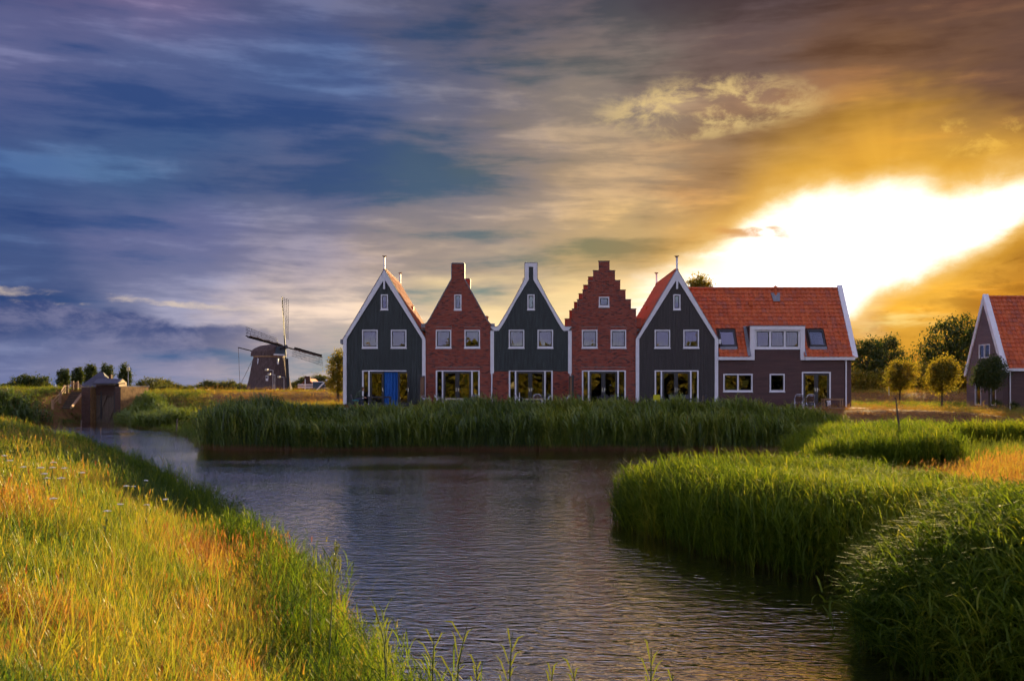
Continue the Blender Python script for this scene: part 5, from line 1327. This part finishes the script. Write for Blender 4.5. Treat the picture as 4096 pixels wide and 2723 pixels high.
# beside the terrace
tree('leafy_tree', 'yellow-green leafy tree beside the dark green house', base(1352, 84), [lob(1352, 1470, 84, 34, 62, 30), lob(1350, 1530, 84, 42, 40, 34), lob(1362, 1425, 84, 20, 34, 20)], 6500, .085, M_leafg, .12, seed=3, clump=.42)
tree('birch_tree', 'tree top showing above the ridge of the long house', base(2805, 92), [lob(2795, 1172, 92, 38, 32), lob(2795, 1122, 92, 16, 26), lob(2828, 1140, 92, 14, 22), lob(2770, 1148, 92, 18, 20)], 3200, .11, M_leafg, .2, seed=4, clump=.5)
# round willows on the lawn
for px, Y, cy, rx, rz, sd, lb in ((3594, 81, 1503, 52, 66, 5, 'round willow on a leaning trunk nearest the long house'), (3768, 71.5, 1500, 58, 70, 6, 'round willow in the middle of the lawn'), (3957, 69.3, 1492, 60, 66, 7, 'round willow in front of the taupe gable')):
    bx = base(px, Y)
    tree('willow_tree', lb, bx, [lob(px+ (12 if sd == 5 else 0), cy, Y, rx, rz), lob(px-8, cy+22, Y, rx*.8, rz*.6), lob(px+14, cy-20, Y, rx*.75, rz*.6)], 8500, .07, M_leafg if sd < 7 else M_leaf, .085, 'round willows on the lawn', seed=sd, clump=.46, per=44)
# tall trees on the right
tree('broad_tree', 'tall dark tree next to the long house, left of a pair', base(3460, 122), [lob(3465, 1440, 122, 75, 72), lob(3440, 1500, 122, 80, 70), lob(3490, 1400, 122, 45, 40), lob(3430, 1410, 122, 40, 40)], 7500, .15, M_leaf, .3, 'tall trees behind the lawn', seed=8, clump=.75)
tree('broad_tree', 'tall dark tree behind the leaning willow, right of a pair', base(3565, 128), [lob(3560, 1420, 128, 62, 70), lob(3575, 1490, 128, 80, 78), lob(3545, 1378, 128, 38, 30)], 7500, .15, M_leaf, .3, 'tall trees behind the lawn', seed=9, clump=.75)
tree('broad_tree', 'tallest dark spreading tree left of the taupe house', base(3800, 118), [lob(3800, 1370, 118, 105, 85), lob(3740, 1420, 118, 78, 60), lob(3850, 1340, 118, 75, 75), lob(3790, 1470, 118, 110, 80), lob(3880, 1430, 118, 70, 110)], 12000, .16, M_leaf, .38, 'tall trees behind the lawn', seed=10, clump=.8)
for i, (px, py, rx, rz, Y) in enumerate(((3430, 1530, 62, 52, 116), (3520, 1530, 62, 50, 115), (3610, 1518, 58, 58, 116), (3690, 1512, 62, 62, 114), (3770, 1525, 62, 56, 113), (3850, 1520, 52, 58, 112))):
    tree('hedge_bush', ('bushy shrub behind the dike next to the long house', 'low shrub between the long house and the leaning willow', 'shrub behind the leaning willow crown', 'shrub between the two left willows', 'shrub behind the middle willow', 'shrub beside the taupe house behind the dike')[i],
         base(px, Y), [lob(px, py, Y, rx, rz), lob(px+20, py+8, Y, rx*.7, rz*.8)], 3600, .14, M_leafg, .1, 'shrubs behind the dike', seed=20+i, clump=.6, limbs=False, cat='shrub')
# far trees on the left and behind the mill
far = [(95, 1535, 58, 32, 128, 'round dark bush at the left edge on the dike, left of two', 0), (160, 1538, 52, 30, 128, 'round dark bush on the dike, right of two', 0),
       (20, 1556, 40, 14, 150, 'low dark bush at the left edge of the picture', 0),
       (254, 1515, 34, 42, 205, 'first tall dark tree left of the farmhouse roof', 1), (310, 1506, 32, 44, 210, 'second tall dark tree behind the wooden gate', 1), (362, 1500, 36, 44, 215, 'tall dark tree behind the farmhouse ridge', 1),
       (428, 1498, 34, 50, 205, 'tall dark tree right of the farmhouse chimney', 1), (500, 1508, 36, 56, 200, 'tall dark poplar behind the lantern lamp', 1),
       (598, 1538, 50, 30, 300, 'large round green tree right of the parapet', 2), (645, 1545, 20, 24, 310, 'small round tree right of the large green tree', 2), (664, 1542, 24, 20, 330, 'round tree top in the middle of the far row', 2),
       (660, 1558, 40, 16, 290, 'low bush under the far round tree', 2), (692, 1556, 24, 18, 330, 'small pale far tree left of the gap', 2), (713, 1558, 18, 16, 330, 'small pale far tree at the gap', 2),
       (756, 1560, 26, 14, 350, 'low far tree left of the taller banner flag', 2), (790, 1556, 26, 18, 345, 'far tree behind the taller banner flag', 2), (835, 1548, 32, 26, 340, 'round far tree behind the shorter banner flag', 2),
       (880, 1550, 30, 24, 345, 'round far tree right of the shorter banner flag', 2), (922, 1549, 32, 26, 340, 'broad far tree left of the windmill', 2), (950, 1556, 22, 18, 335, 'small far tree next to the broad one', 2), (970, 1558, 20, 18, 330, 'far tree nearest the windmill', 2),
       (1172, 1550, 24, 22, 320, 'hazy far tree between windmill and brown house', 2), (1210, 1535, 22, 20, 310, 'dark tree behind the brown house gable', 2), (1275, 1520, 36, 22, 320, 'round tree rising behind the blue house', 2)]
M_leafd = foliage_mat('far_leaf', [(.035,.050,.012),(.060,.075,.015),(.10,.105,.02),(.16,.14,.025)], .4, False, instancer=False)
FK = (.9, .68, 1.0)
for i, (px, py, rx, rz, Y, lb, kind) in enumerate(far):
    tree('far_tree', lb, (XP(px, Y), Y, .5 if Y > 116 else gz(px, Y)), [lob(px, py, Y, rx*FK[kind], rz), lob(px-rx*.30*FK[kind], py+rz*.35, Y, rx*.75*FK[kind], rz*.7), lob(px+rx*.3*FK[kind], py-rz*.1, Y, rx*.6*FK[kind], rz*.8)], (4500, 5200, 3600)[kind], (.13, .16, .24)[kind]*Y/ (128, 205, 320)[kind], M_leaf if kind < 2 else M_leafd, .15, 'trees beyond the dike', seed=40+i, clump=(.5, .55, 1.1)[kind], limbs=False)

# shrubs by the taupe house
for px, py, r, lb, sd in ((3988, 1620, 22, 'dark shrub at the foot of the taupe gable', 90), (4056, 1622, 14, 'small round shrub by the downpipe of the taupe house', 91)):
    tree('garden_shrub', lb, base(px, 69.5), [lob(px, py, 69.5, r, r*.9)], 500, .05, M_leaf, .03, 'shrubs by the taupe house', seed=sd, clump=.2, limbs=False, cat='shrub')
# bare sapling on the spit
p0 = P(3609, 1802, 33.5); sp = thing('bare_sapling', p0, 'thin bare sapling stem standing on the grassy spit', 'sapling')
MB().tube([p0 - Vector((0,0,.6)), p0, P(3600, 1725, 33.5), P(3590, 1660, 33.5), P(3583, 1588, 33.5)], [.04,.038,.034,.028,.02], 7).build('stem', M_bark, sp)
for a, b in (((3592, 1672), (3604, 1640)), ((3585, 1600), (3572, 1582)), ((3587, 1625), (3597, 1606))): MB().tube([P(*a, 33.5), P(*b, 33.6)], .012, 5, .004).build('twig', M_bark, sp)

# ------------------------------------------------------------------ grasses and reeds (instanced tufts; the tuft meshes live in unlinked collections)
def blade(V, Fc, H, root, L, az, lean, curl, w, seg=4, h0=0.0, h1=1.0, droop=0.0):
    d = np.array([math.cos(az), math.sin(az), 0]); s = np.array([-math.sin(az), math.cos(az), 0]); p = np.array(root, float); k = len(V); ang = lean
    for i in range(seg+1):
        t = i/seg; ww = w*(1-t**1.7)*.5*(.55+.45*min(1, t*4)) + .0004
        V += [tuple(p - s*ww), tuple(p + s*ww)]; H += [h0+(h1-h0)*t]*2
        ang = lean + curl*t + droop*t*t
        p = p + (d*math.sin(ang) + np.array([0,0,1])*math.cos(ang))*L/seg
    for i in range(seg): Fc.append((k+2*i, k+2*i+1, k+2*i+3, k+2*i+2))
def tuft_obj(name, V, Fc, H, mat, coll):
    mb = MB(); mb.v, mb.f, mb.t = V, Fc, [.5]*len(Fc); me = mb.mesh(name, mat, hattr=H); o = bpy.data.objects.new(name, me); coll.objects.link(o)
def grass_coll(name, mat, nvar, nb, spread, lmin, lmax, wid, seedheads=0, curl=(.2, 1.2), seg=4, seed=0, lean=.35):
    rs = np.random.default_rng(seed); c = bpy.data.collections.new(name)
    for v in range(nvar):
        V, Fc, H = [], [], []
        for i in range(nb):
            r = rs.normal(size=2)*spread*.5
            blade(V, Fc, H, (r[0], r[1], -.03), rs.uniform(lmin, lmax), rs.uniform(0, 6.283), abs(rs.normal(0, lean)), rs.uniform(*curl), wid*rs.uniform(.6, 1.2), seg)
        for i in range(seedheads if v % 2 == 0 else 0):
            r = rs.normal(size=2)*spread*.5; a = rs.uniform(0, 6.283); L = lmax*rs.uniform(.8, 1.08)
            blade(V, Fc, H, (r[0], r[1], 0), L, a, .08, .25, wid*.7, 3)
            tip = np.array(V[-1]);
            for j in range(3): blade(V, Fc, H, tip - np.array([0,0,.012*j+.03]), .075, a+j*2.1, .2, .3, .011, 3, .9, 1.0)
        tuft_obj(name, V, Fc, H, mat, c)
    return c
def reed_coll(name, mat, nvar, stems, spread, nleaf, leafL, leafW, bare=.22, seed=0, arch=1.5, wind=2.8, stemw=.012, plume=True):
    rs = np.random.default_rng(seed); c = bpy.data.collections.new(name)
    for v in range(nvar):
        V, Fc, H = [], [], []
        for i in range(stems):
            r = rs.normal(size=2)*spread*.5; az = rs.uniform(0, 6.283); ln = abs(rs.normal(0, .10)); L = rs.uniform(.72, 1.0)
            blade(V, Fc, H, (r[0], r[1], -.05), L, az, ln, .12, stemw, 3, 0, 1.0); blade(V, Fc, H, (r[0], r[1], -.05), L, az+1.57, ln, .1, stemw, 3, 0, 1.0)
            for j in range(nleaf):
                t = bare + (1-bare)*(j+rs.random()*.8)/nleaf; p = np.array([r[0]+math.cos(az)*math.sin(ln)*L*t, r[1]+math.sin(az)*math.sin(ln)*L*t, L*t])
                la = wind + rs.normal(0, 1.3); blade(V, Fc, H, p, leafL*rs.uniform(.6, 1.25), la, rs.uniform(.25, .7), rs.uniform(.6, 1.0)*arch, leafW*rs.uniform(.6, 1.2), 5, t, min(1, t+.2), rs.uniform(0, .6))
        tuft_obj(name, V, Fc, H, mat, c)
    return c
def scatter(name, coll, X, Y, hgt, wid, tint, nvar, label=None, tilt=.12, sink=0.0, cat='grass', z=None):
    n = len(X); Z = (ground_z(X, Y) if z is None else z) - sink
    me = bpy.data.meshes.new(name); me.from_pydata(np.stack([X, Y, Z], 1).tolist(), [], [])
    rot = np.stack([rng.normal(0, tilt, n), rng.normal(0, tilt, n), rng.uniform(0, 6.283, n)], 1)
    if name.startswith('reed'): rot[:, 2] = rng.normal(0, .9, n)
    a = me.attributes.new('rot', 'FLOAT_VECTOR', 'POINT'); a.data.foreach_set('vector', rot.astype(np.float32).ravel())
    sc = np.stack([wid, wid, hgt], 1); a = me.attributes.new('scl', 'FLOAT_VECTOR', 'POINT'); a.data.foreach_set('vector', sc.astype(np.float32).ravel())
    a = me.attributes.new('tint', 'FLOAT', 'POINT'); a.data.foreach_set('value', np.clip(tint, 0, 1).astype(np.float32))
    a = me.attributes.new('idx', 'INT', 'POINT'); a.data.foreach_set('value', rng.integers(0, nvar, n).astype(np.int32))
    o = bpy.data.objects.new(name, me); COL.objects.link(o); o['kind'] = 'stuff'
    if label: o['label'] = label; o['category'] = cat
    ng = bpy.data.node_groups.new('scatter_' + name, 'GeometryNodeTree')
    ng.interface.new_socket('Geometry', in_out='INPUT', socket_type='NodeSocketGeometry'); ng.interface.new_socket('Geometry', in_out='OUTPUT', socket_type='NodeSocketGeometry')
    N = ng.nodes.new; L = ng.links.new
    gi, go = N('NodeGroupInput'), N('NodeGroupOutput'); iop = N('GeometryNodeInstanceOnPoints'); ci = N('GeometryNodeCollectionInfo')
    ci.inputs['Collection'].default_value = coll; ci.inputs['Separate Children'].default_value = True; ci.inputs['Reset Children'].default_value = True
    def attr(nm, ty):
        q = N('GeometryNodeInputNamedAttribute'); q.data_type = ty; q.inputs['Name'].default_value = nm; return q.outputs['Attribute']
    mp = N('GeometryNodeMeshToPoints'); L(gi.outputs[0], mp.inputs['Mesh']); L(mp.outputs[0], iop.inputs['Points']); L(ci.outputs[0], iop.inputs['Instance'])
    iop.inputs['Pick Instance'].default_value = True
    L(attr('idx', 'INT'), iop.inputs['Instance Index']); L(attr('rot', 'FLOAT_VECTOR'), iop.inputs['Rotation']); L(attr('scl', 'FLOAT_VECTOR'), iop.inputs['Scale'])
    L(iop.outputs[0], go.inputs[0])
    md = o.modifiers.new('scatter', 'NODES'); md.node_group = ng
    return o
def sample(n, x0, x1, y0, y1, test): 
    X = rng.uniform(x0, x1, n); Y = rng.uniform(y0, y1, n); m = test(X, Y); return X[m], Y[m]
def in_view(X, Y, m=.06): return np.abs(X/np.maximum(Y, .5)) < .517 + m + 1.0/np.maximum(Y, .5)

C_grass = grass_coll('grass_tuft', M_grass, 6, 38, .30, .18, .50, .0065, 2, seed=1)
C_long = grass_coll('long_grass_tuft', M_grass, 6, 9, .22, .45, .85, .013, 0, (.1, .9), seed=2, lean=.22)
C_short = grass_coll('short_grass_tuft', M_grass, 5, 30, .5, .08, .22, .014, 0, seed=3, lean=.5)
C_far = grass_coll('far_grass_tuft', M_grass, 5, 30, .8, .22, .7, .022, 0, seed=4, lean=.35)
C_reed = reed_coll('reed_tuft', M_reed, 8, 5, .5, 8, .55, .042, .27, seed=5, arch=2.0)
C_reedp = reed_coll('bank_reed_tuft', M_reedp, 8, 6, .42, 9, .52, .020, .10, seed=6, arch=2.0)
C_reedn = reed_coll('near_reed_tuft', M_reedp, 8, 5, .40, 8, .54, .024, .10, seed=7, arch=2.1)

C_dead = grass_coll('dead_reed_tuft', M_grass, 4, 4, .6, .75, 1.1, .022, 3, (.05, .5), seed=9, lean=.15)
# left bank: mown-edge meadow, dry and green patches
def bankA(X, Y): return (sdist(LAND_A, X, Y) > -.05) & in_view(X, Y)
def tintA(X, Y):
    t = .32 + .95*(vnoise(X, Y, 2.4, 11)-.5) + .75*(vnoise(X, Y, .7, 12)-.5) + rng.normal(0, .17, len(X))
    band = np.exp(-((Y-14.5)/2.4)**2)*.14; return t + band + .02 - .08*sm((10.5-Y)/4)
X, Y = sample(13000, -9, 3, 3.6, 13, bankA); d = sdist(LAND_A, X, Y)
scatter('meadow_grass', C_grass, X, Y, rng.uniform(.5, 1.0, len(X))*(.55+.9*vnoise(X, Y, .9, 13)), rng.uniform(.8, 1.2, len(X)), tintA(X, Y), 6, 'sunlit yellow-green meadow grass on the near bank')
X, Y = sample(3200, -9, 3, 3.6, 14, bankA); scatter('tall_meadow_grass', C_long, X, Y, rng.uniform(.5, .95, len(X)), rng.uniform(.8, 1.2, len(X)), tintA(X, Y)-.05, 6, 'taller grass blades in the near meadow')
X, Y = sample(13000, -19, 0, 12, 34, bankA); scatter('bank_grass', C_grass, X, Y, rng.uniform(.8, 1.4, len(X)), rng.uniform(1.0, 1.6, len(X)), tintA(X, Y)-.05, 6, 'long grass on the left bank')
X, Y = sample(9000, -45, -6, 30, 66, bankA); scatter('far_bank_grass', C_far, X, Y, rng.uniform(.7, 1.25, len(X)), rng.uniform(.8, 1.2, len(X)), tintA(X, Y)+.0, 5, 'long sunlit grass at the far end of the left bank')
X, Y = sample(26000, -26, 3.5, 4, 62, lambda x, y: (np.abs(sdist(LAND_A, x, y)-.35) < .45) & in_view(x, y))
scatter('reed_fringe', C_reedp, X, Y, rng.uniform(.35, .7, len(X))*(.75+.7*vnoise(X, Y, 1.3, 61)), rng.uniform(.5, .8, len(X)), .25+rng.normal(0, .2, len(X)), 6, 'sparse reeds along the edge of the left bank', cat='reeds')

# reed belt in front of the terrace
def belt_h(X): return np.interp(X, [-15.6,-14.8,-13.2,-11.2,-9.6,-7.6,-5,-2,4,9,12.5,15,17.2], [1.75,1.9,1.7,1.4,1.2,1.22,1.5,1.58,1.58,1.55,1.5,1.25,.85])
X, Y = sample(16000, -16.2, 17.4, 49.7, 53.6, lambda x, y: (sdist(LAND_C, x, y) > -.15) & (sdist(LAND_C, x, y) < 2.9))
hb = belt_h(X)*rng.uniform(.80, 1.08, len(X))*(.84+.32*vnoise(X, Y, .9, 22))
scatter('reed_belt', C_reed, X, Y, hb, rng.uniform(.75, 1.1, len(X)), .35 + .5*(vnoise(X, Y, 2.2, 21)-.5) + .010*(X+5) + rng.normal(0, .26, len(X)), 8, 'dense dark green reed belt along the water before the houses', cat='reeds')
X2, Y2 = sample(420, -15.8, 17, 49.8, 53.4, lambda x, y: (sdist(LAND_C, x, y) > 0) & (sdist(LAND_C, x, y) < 2.9))
scatter('dead_reed_stems', C_dead, X2, Y2, belt_h(X2)*rng.uniform(.95, 1.2, len(X2)), rng.uniform(.7, 1.1, len(X2)), .75+rng.normal(0, .12, len(X2)), 4, 'old straw-coloured reed stems standing in the reed belt', cat='reeds')
# green bank along the side channel towards the sluice
X, Y = sample(9000, -46, -14, 48, 96, lambda x, y: (sdist(LAND_C, x, y) > -.2) & (sdist(LAND_C, x, y) < 7) & (x < -15.2))
scatter('channel_grass', C_far, X, Y, rng.uniform(.5, 1.0, len(X)), rng.uniform(.9, 1.3, len(X)), .14+.3*(vnoise(X, Y, 4, 31)-.3)+rng.normal(0, .08, len(X)), 5, 'lush green grass on the bank of the side channel')
X, Y = sample(2600, -70, -41.5, 74, 90, lambda x, y: (sdist(LAND_C, x, y) > -.3) & (sdist(LAND_C, x, y) < 3.5))
scatter('reed_stand', C_reed, X, Y, rng.uniform(1.1, 1.6, len(X)), rng.uniform(1.2, 1.6, len(X)), .1+rng.normal(0, .15, len(X)), 6, 'dark reed stand below the dike left of the sluice', cat='reeds')
X, Y = sample(3000, -39, -26, 78, 93, lambda x, y: (sdist(LAND_C, x, y) > -.3) & (sdist(LAND_C, x, y) < 2.4))
scatter('reed_clump', C_reed, X, Y, rng.uniform(.8, 1.25, len(X)), rng.uniform(1.2, 1.6, len(X)), .45+rng.normal(0, .15, len(X)), 6, 'green reed clump right of the sluice', cat='reeds')
# dike
X, Y = sample(12000, -75, 60, 79, 99.5, lambda x, y: in_view(x, y) & (sdist(LAND_C, x, y) > 2.5))
scatter('dike_hay', C_far, X, Y, rng.uniform(.15, .5, len(X)), rng.uniform(.7, 1.2, len(X)), np.where(X < -41, .25, .72)+.4*(vnoise(X, Y, 3, 41)-.5)+rng.normal(0, .1, len(X)), 5, 'dry brown hay on the dike slope', tilt=.3)
X, Y = sample(9000, -75, 60, 97.5, 105, in_view)
scatter('dike_crest_grass', C_far, X, Y, rng.uniform(.15, .42, len(X)), rng.uniform(.7, 1.1, len(X)), .36+.3*(vnoise(X, Y, 3, 42)-.5)+rng.normal(0, .08, len(X)), 5, 'sunlit grass along the dike crest')
X, Y = sample(3000, -17, -11.2, 57, 84, lambda x, y: in_view(x, y)); scatter('yard_grass', C_far, X, Y, rng.uniform(.12, .4, len(X)), rng.uniform(.7, 1.1, len(X)), .6+rng.normal(0, .12, len(X)), 5, 'dry grass beside the green house')
# lawn and slope on the right
X, Y = sample(9000, 17, 50, 49, 82, lambda x, y: in_view(x, y) & ~((x < 24) & (y > 60)))
scatter('lawn_grass', C_far, X, Y, rng.uniform(.06, .22, len(X)), rng.uniform(.7, 1.1, len(X)), np.where(Y < 60, .80, .46)+.3*(vnoise(X, Y, 3, 43)-.5)+rng.normal(0, .08, len(X)), 5, 'short dry lawn around the willows', tilt=.3)
X, Y = sample(1800, 24, 46, 79, 86, in_view); scatter('lawn_weeds', C_far, X, Y, rng.uniform(.7, 1.3, len(X)), rng.uniform(.8, 1.1, len(X)), .16+rng.normal(0, .08, len(X)), 5, 'fresh green weeds at the foot of the dike behind the willows')
# the spit on the right
dB = lambda x, y: sdist(LAND_B, x, y)
def dry_patch(x, y): return (x > 8.4 + .16*np.abs(y-24.5)) & (y > 18.8) & (y < 30) & (dB(x, y) > 2.2)
X, Y = sample(36000, 1.5, 24, 13.8, 30, lambda x, y: (dB(x, y) > -.25) & ~dry_patch(x, y) & in_view(x, y) & (y > 13.9) & (dB(x, y) < 7.5))
dd_ = dB(X, Y); hh = np.interp(dd_, [-.2, .5, 1.5, 4, 7], [1.18, 1.15, .95, .60, .45])*rng.uniform(.78, 1.1, len(X))
backside = sm((Y - (21.8 + .42*(X-2)))/1.8)*sm((12.5-X)/2); hh = hh*(1-.68*backside)
keep = rng.random(len(X)) < np.interp(dd_, [0, 1.5, 3], [1, .8, .5]); X, Y, hh = X[keep], Y[keep], hh[keep]
scatter('reed_spit', C_reedp, X, Y, hh, rng.uniform(.7, 1.0, len(X)), .52+.5*(vnoise(X, Y, 2, 51)-.5)+rng.normal(0, .24, len(X)), 8, 'bright green reeds on the spit in the canal', cat='reeds')
X, Y = sample(9000, 3.8, 10, 7.5, 14.6, lambda x, y: (dB(x, y) > -.3) & in_view(x, y, .1))
dd_ = dB(X, Y); hh = np.interp(dd_, [-.2, .6, 2, 5], [.95, 1.12, 1.05, .85])*rng.uniform(.85, 1.1, len(X))
scatter('reed_corner', C_reedn, X, Y, hh, rng.uniform(.8, 1.1, len(X)), .36+.4*(vnoise(X, Y, 1.6, 52)-.5)+rng.normal(0, .25, len(X)), 8, 'dark arching reeds in the near right corner', cat='reeds')
X, Y = sample(14000, 6, 30, 30, 42.5, lambda x, y: (dB(x, y) > -.2) & (dB(x, y) < 4.0) & in_view(x, y) & (y > 28))
scatter('reed_back_edge', C_reedp, X, Y, rng.uniform(.95, 1.3, len(X)), rng.uniform(.8, 1.1, len(X)), .6+.4*(vnoise(X, Y, 2, 53)-.5)+rng.normal(0, .22, len(X)), 8, 'green reeds along the far side of the spit', cat='reeds')
X, Y = sample(9000, 8, 20, 18, 31, lambda x, y: dry_patch(x, y) & in_view(x, y))
scatter('dry_grass_patch', C_short, X, Y, rng.uniform(.5, 1.3, len(X)), rng.uniform(.8, 1.3, len(X)), .84+rng.normal(0, .1, len(X)), 5, 'short orange dry grass on the spit', tilt=.3)
X, Y = sample(5000, 7, 24, 13, 36, lambda x, y: (dB(x, y) > 2.4) & in_view(x, y) & (dB(x, y) < 9))
scatter('spit_grass', C_grass, X, Y, rng.uniform(.8, 1.4, len(X)), rng.uniform(1, 1.4, len(X)), np.where(dry_patch(X, Y), .75, .3)+rng.normal(0, .12, len(X)), 6, 'mixed grass on top of the spit')
# yellow blossoms scattered on the spit, each plant its own thing
def weed(name, label, x, y, h, n, mat, group, cat, r=.02, umbel=False, z=None, seed=0):
    rs = np.random.default_rng(seed); zz = float(ground_z(np.array([x]), np.array([y]))[0]) if z is None else z
    t = thing(name, (x, y, zz), label, cat, group)
    V, Fc, H = [], [], []; lean = rs.normal(0, .06, 2); top = Vector((x+lean[0]*h*3, y+lean[1]*h*3, zz+h))
    MB().tube([(x, y, zz-.05), ((x+top.x)/2, (y+top.y)/2, zz+h*.55), top], .006, 5, .003).build('stem', M_stem, t)
    lv = MB()
    for i in range(8):
        tt = rs.uniform(.1, .85); p = Vector((x, y, zz)).lerp(top, tt); a = rs.uniform(0, 6.28); e = p + Vector((math.cos(a)*.10, math.sin(a)*.10, .05))
        lv.ribbon([p, p.lerp(e, .6)+Vector((0,0,.02)), e], [.012, .016, .002], (-math.sin(a), math.cos(a), 0))
    lv.build('leaves', M_stem, t)
    fl = MB()
    for i in range(n):
        a, q = rs.uniform(0, 6.28), math.sqrt(rs.random())*(.045 if umbel else .10)
        c = top + Vector((math.cos(a)*q, math.sin(a)*q, (.01 if umbel else rs.uniform(-.22, .05)) - q*.25))
        rr = r*rs.uniform(.6, 1.2); fl.lathe(c, [(rr*.5, -.004), (rr, .003), (rr*.4, .008)], 6)
    fl.build('flower_head' if umbel else 'blossoms', mat, t); return t
M_stem = simple('plant_stem', (.09, .12, .025), .8, .3, 20)
fpx = [(45,1823),(90,1838),(40,1873),(195,1867),(138,1872),(200,1852),(228,1873),(260,1907),(515,1922),(290,1893),(170,1895),(550,1943),(215,1915),(455,1945),(240,1995),(650,1992),(680,1995),(415,2048),(490,2018),(590,2025)]
for i, (px, py) in enumerate(fpx):
    zf = 1.45; Yv = (ZC-zf)*F/(py-HY); Xv = XP(px, Yv)
    for _ in range(4): zf = float(ground_z(np.array([Xv]), np.array([Yv]))[0]) + .62; Yv = max(4, (ZC-zf)*F/(py-HY)); Xv = XP(px, Yv)
    weed('wild_carrot', 'white flat-topped wild carrot flower standing in the left bank grass', Xv, Yv, .62, 22, M_petal, 'wild carrots on the left bank', 'flower', .012, True, zf-.62, 100+i)
for i, (px, py, Yv) in enumerate(((3238, 1815, 26), (3272, 1822, 25.5), (3308, 1812, 26.5), (3330, 1838, 25), (3255, 1845, 24.5))):
    zt = ZP(py, Yv); z0 = float(ground_z(np.array([XP(px, Yv)]), np.array([Yv]))[0]); weed('ragwort', 'yellow flowering ragwort plant rising from the reeds of the spit', XP(px, Yv), Yv, max(.7, zt-z0), 16, M_ypetal, 'ragwort plants on the spit', 'flower', .022, False, z0, 140+i)
# single plants at the water's edge in front
def stalk(name, label, px, py0, py1, Y, kind, seed):
    rs = np.random.default_rng(seed); b = P(px[0], py1, Y); top = P(px[1], py0, Y); t = thing(name, b, label, 'plant', 'single plants at the near water edge')
    b2 = b - Vector((0,0,.9)); L = (top-b).length
    MB().tube([b2, b.lerp(top, .5)+Vector((.01,0,0)), top], [.007,.006,.002], 6).build('stem', M_stem, t)
    lv = MB()
    if kind == 'reed':
        for i in range(7):
            tt = .05+.12*i; p = b.lerp(top, tt); s = 1 if i % 2 else -1; ln = L*rs.uniform(.35, .55)
            d = Vector((s*rs.uniform(.15, .6), rs.uniform(-.4, .4), 1)).normalized(); e = p + d*ln; m = p + d*ln*.55 + Vector((0,0,.02)); e.z -= ln*rs.uniform(.1, .35)
            w = d.cross(Vector((.2, -1, .1))).normalized(); lv.ribbon([p, p.lerp(m, .5), m, m.lerp(e, .6), e], [.004,.009,.010,.006,.001], w)
        lv.build('leaves', M_leafgreen, t)
    else:
        for i in range(46):
            tt = .12+.86*rs.random(); p = b.lerp(top, tt); a = rs.uniform(0, 6.28); ln = L*.22*(1.1-tt); e = p + Vector((math.cos(a)*ln, math.sin(a)*ln, ln*1.1))
            lv.ribbon([p, p.lerp(e, .5), e], [.004, .012, .002], (-math.sin(a), math.cos(a), 0))
            for j in range(3): q = p.lerp(e, .4+.3*j); lv.ribbon([q, q+Vector((rs.uniform(-.02,.02), rs.uniform(-.02,.02), .03))], [.010,.002], (math.cos(a), math.sin(a), 0))
        lv.build('leaves', M_leafgreen, t)
M_leafgreen = foliage_mat('stalk_leaf', [(.08,.11,.015),(.13,.15,.02)], .5, False, instancer=False)
stalk('mugwort', 'tall mugwort plant leaning over the water from the near bank', (1308, 1350), 2160, 2420, 9.0, 'mugwort', 1)
stalk('mugwort', 'short mugwort left of the tall one', (1240, 1236), 2245, 2420, 9.4, 'mugwort', 2)
for i, (a, b, y0, y1, Y, lb) in enumerate(((1560, 1505, 2440, 2700, 7.6, 'reed stalk nearest the tip of the near bank'), (1545, 1537, 2490, 2700, 7.9, 'leaning reed stalk behind the nearest one'), (1715, 1738, 2510, 2790, 7.2, 'narrow reed stalk left of the broad one at the bottom'), (1790, 1870, 2490, 2800, 7.0, 'broad leafy reed stalk at the bottom middle'),
        (2020, 2050, 2525, 2800, 6.8, 'lone reed stalk right of the broad one'), (1900, 1905, 2630, 2800, 6.7, 'short reed stalk at the bottom edge'), (2190, 2210, 2660, 2850, 6.5, 'low reed tip right of the lone stalk'), (2300, 2290, 2655, 2850, 6.5, 'low reed tip at the bottom centre'), (2590, 2605, 2590, 2850, 6.5, 'low reed tip at the bottom right of centre'), (2680, 2690, 2690, 2850, 6.4, 'rightmost low reed tip at the bottom edge'))):
    stalk('reed_stalk', lb, (a, b), y0, y1, Y, 'reed', 10+i)
for i, (a, b, y0, y1, Y, lb) in enumerate(((2365, 2352, 2010, 2122, 21.0, 'thin dark reed standing alone in the water before the spit'), (2368, 2372, 2040, 2120, 21.1, 'second thin reed beside the lone one in the water'))):
    stalk('water_reed', lb, (a, b), y0, y1, Y, 'reed', 40+i)

# wood on the bank behind the photographer: the terrace doors mirror it
rs = np.random.default_rng(77); wd = MB(); V, Fc, T = [], [], []
for cx in np.arange(-62, 63, 3.6):
    c0 = np.array([cx + rs.normal(0, 1), -46 + rs.normal(0, 4), 0]); hh_ = rs.uniform(8.0, 11.5)
    for k in range(62):
        d = rs.normal(size=3); d /= np.linalg.norm(d); cc = c0 + np.array([0, 0, .9 + hh_*.47]) + d*np.array([3.2, 3.0, hh_*.52])*rs.uniform(.3, 1)**.4
        for q in cc + rs.normal(size=(30, 3))*.7:
            u = rs.normal(size=3); u /= np.linalg.norm(u); w = np.cross(u, rs.normal(size=3)); w /= np.linalg.norm(w); kk = len(V)
            V += [tuple(q-u*.6), tuple(q+w*.36), tuple(q+u*.6), tuple(q-w*.36)]; Fc.append((kk, kk+1, kk+2, kk+3)); T.append(rs.random())
wd.v, wd.f, wd.t = V, Fc, T; wo = wd.build('distant_wood', M_leafg, kind='stuff'); wo['label'] = 'row of sunlit trees mirrored in the terrace doors'; wo['category'] = 'wood'
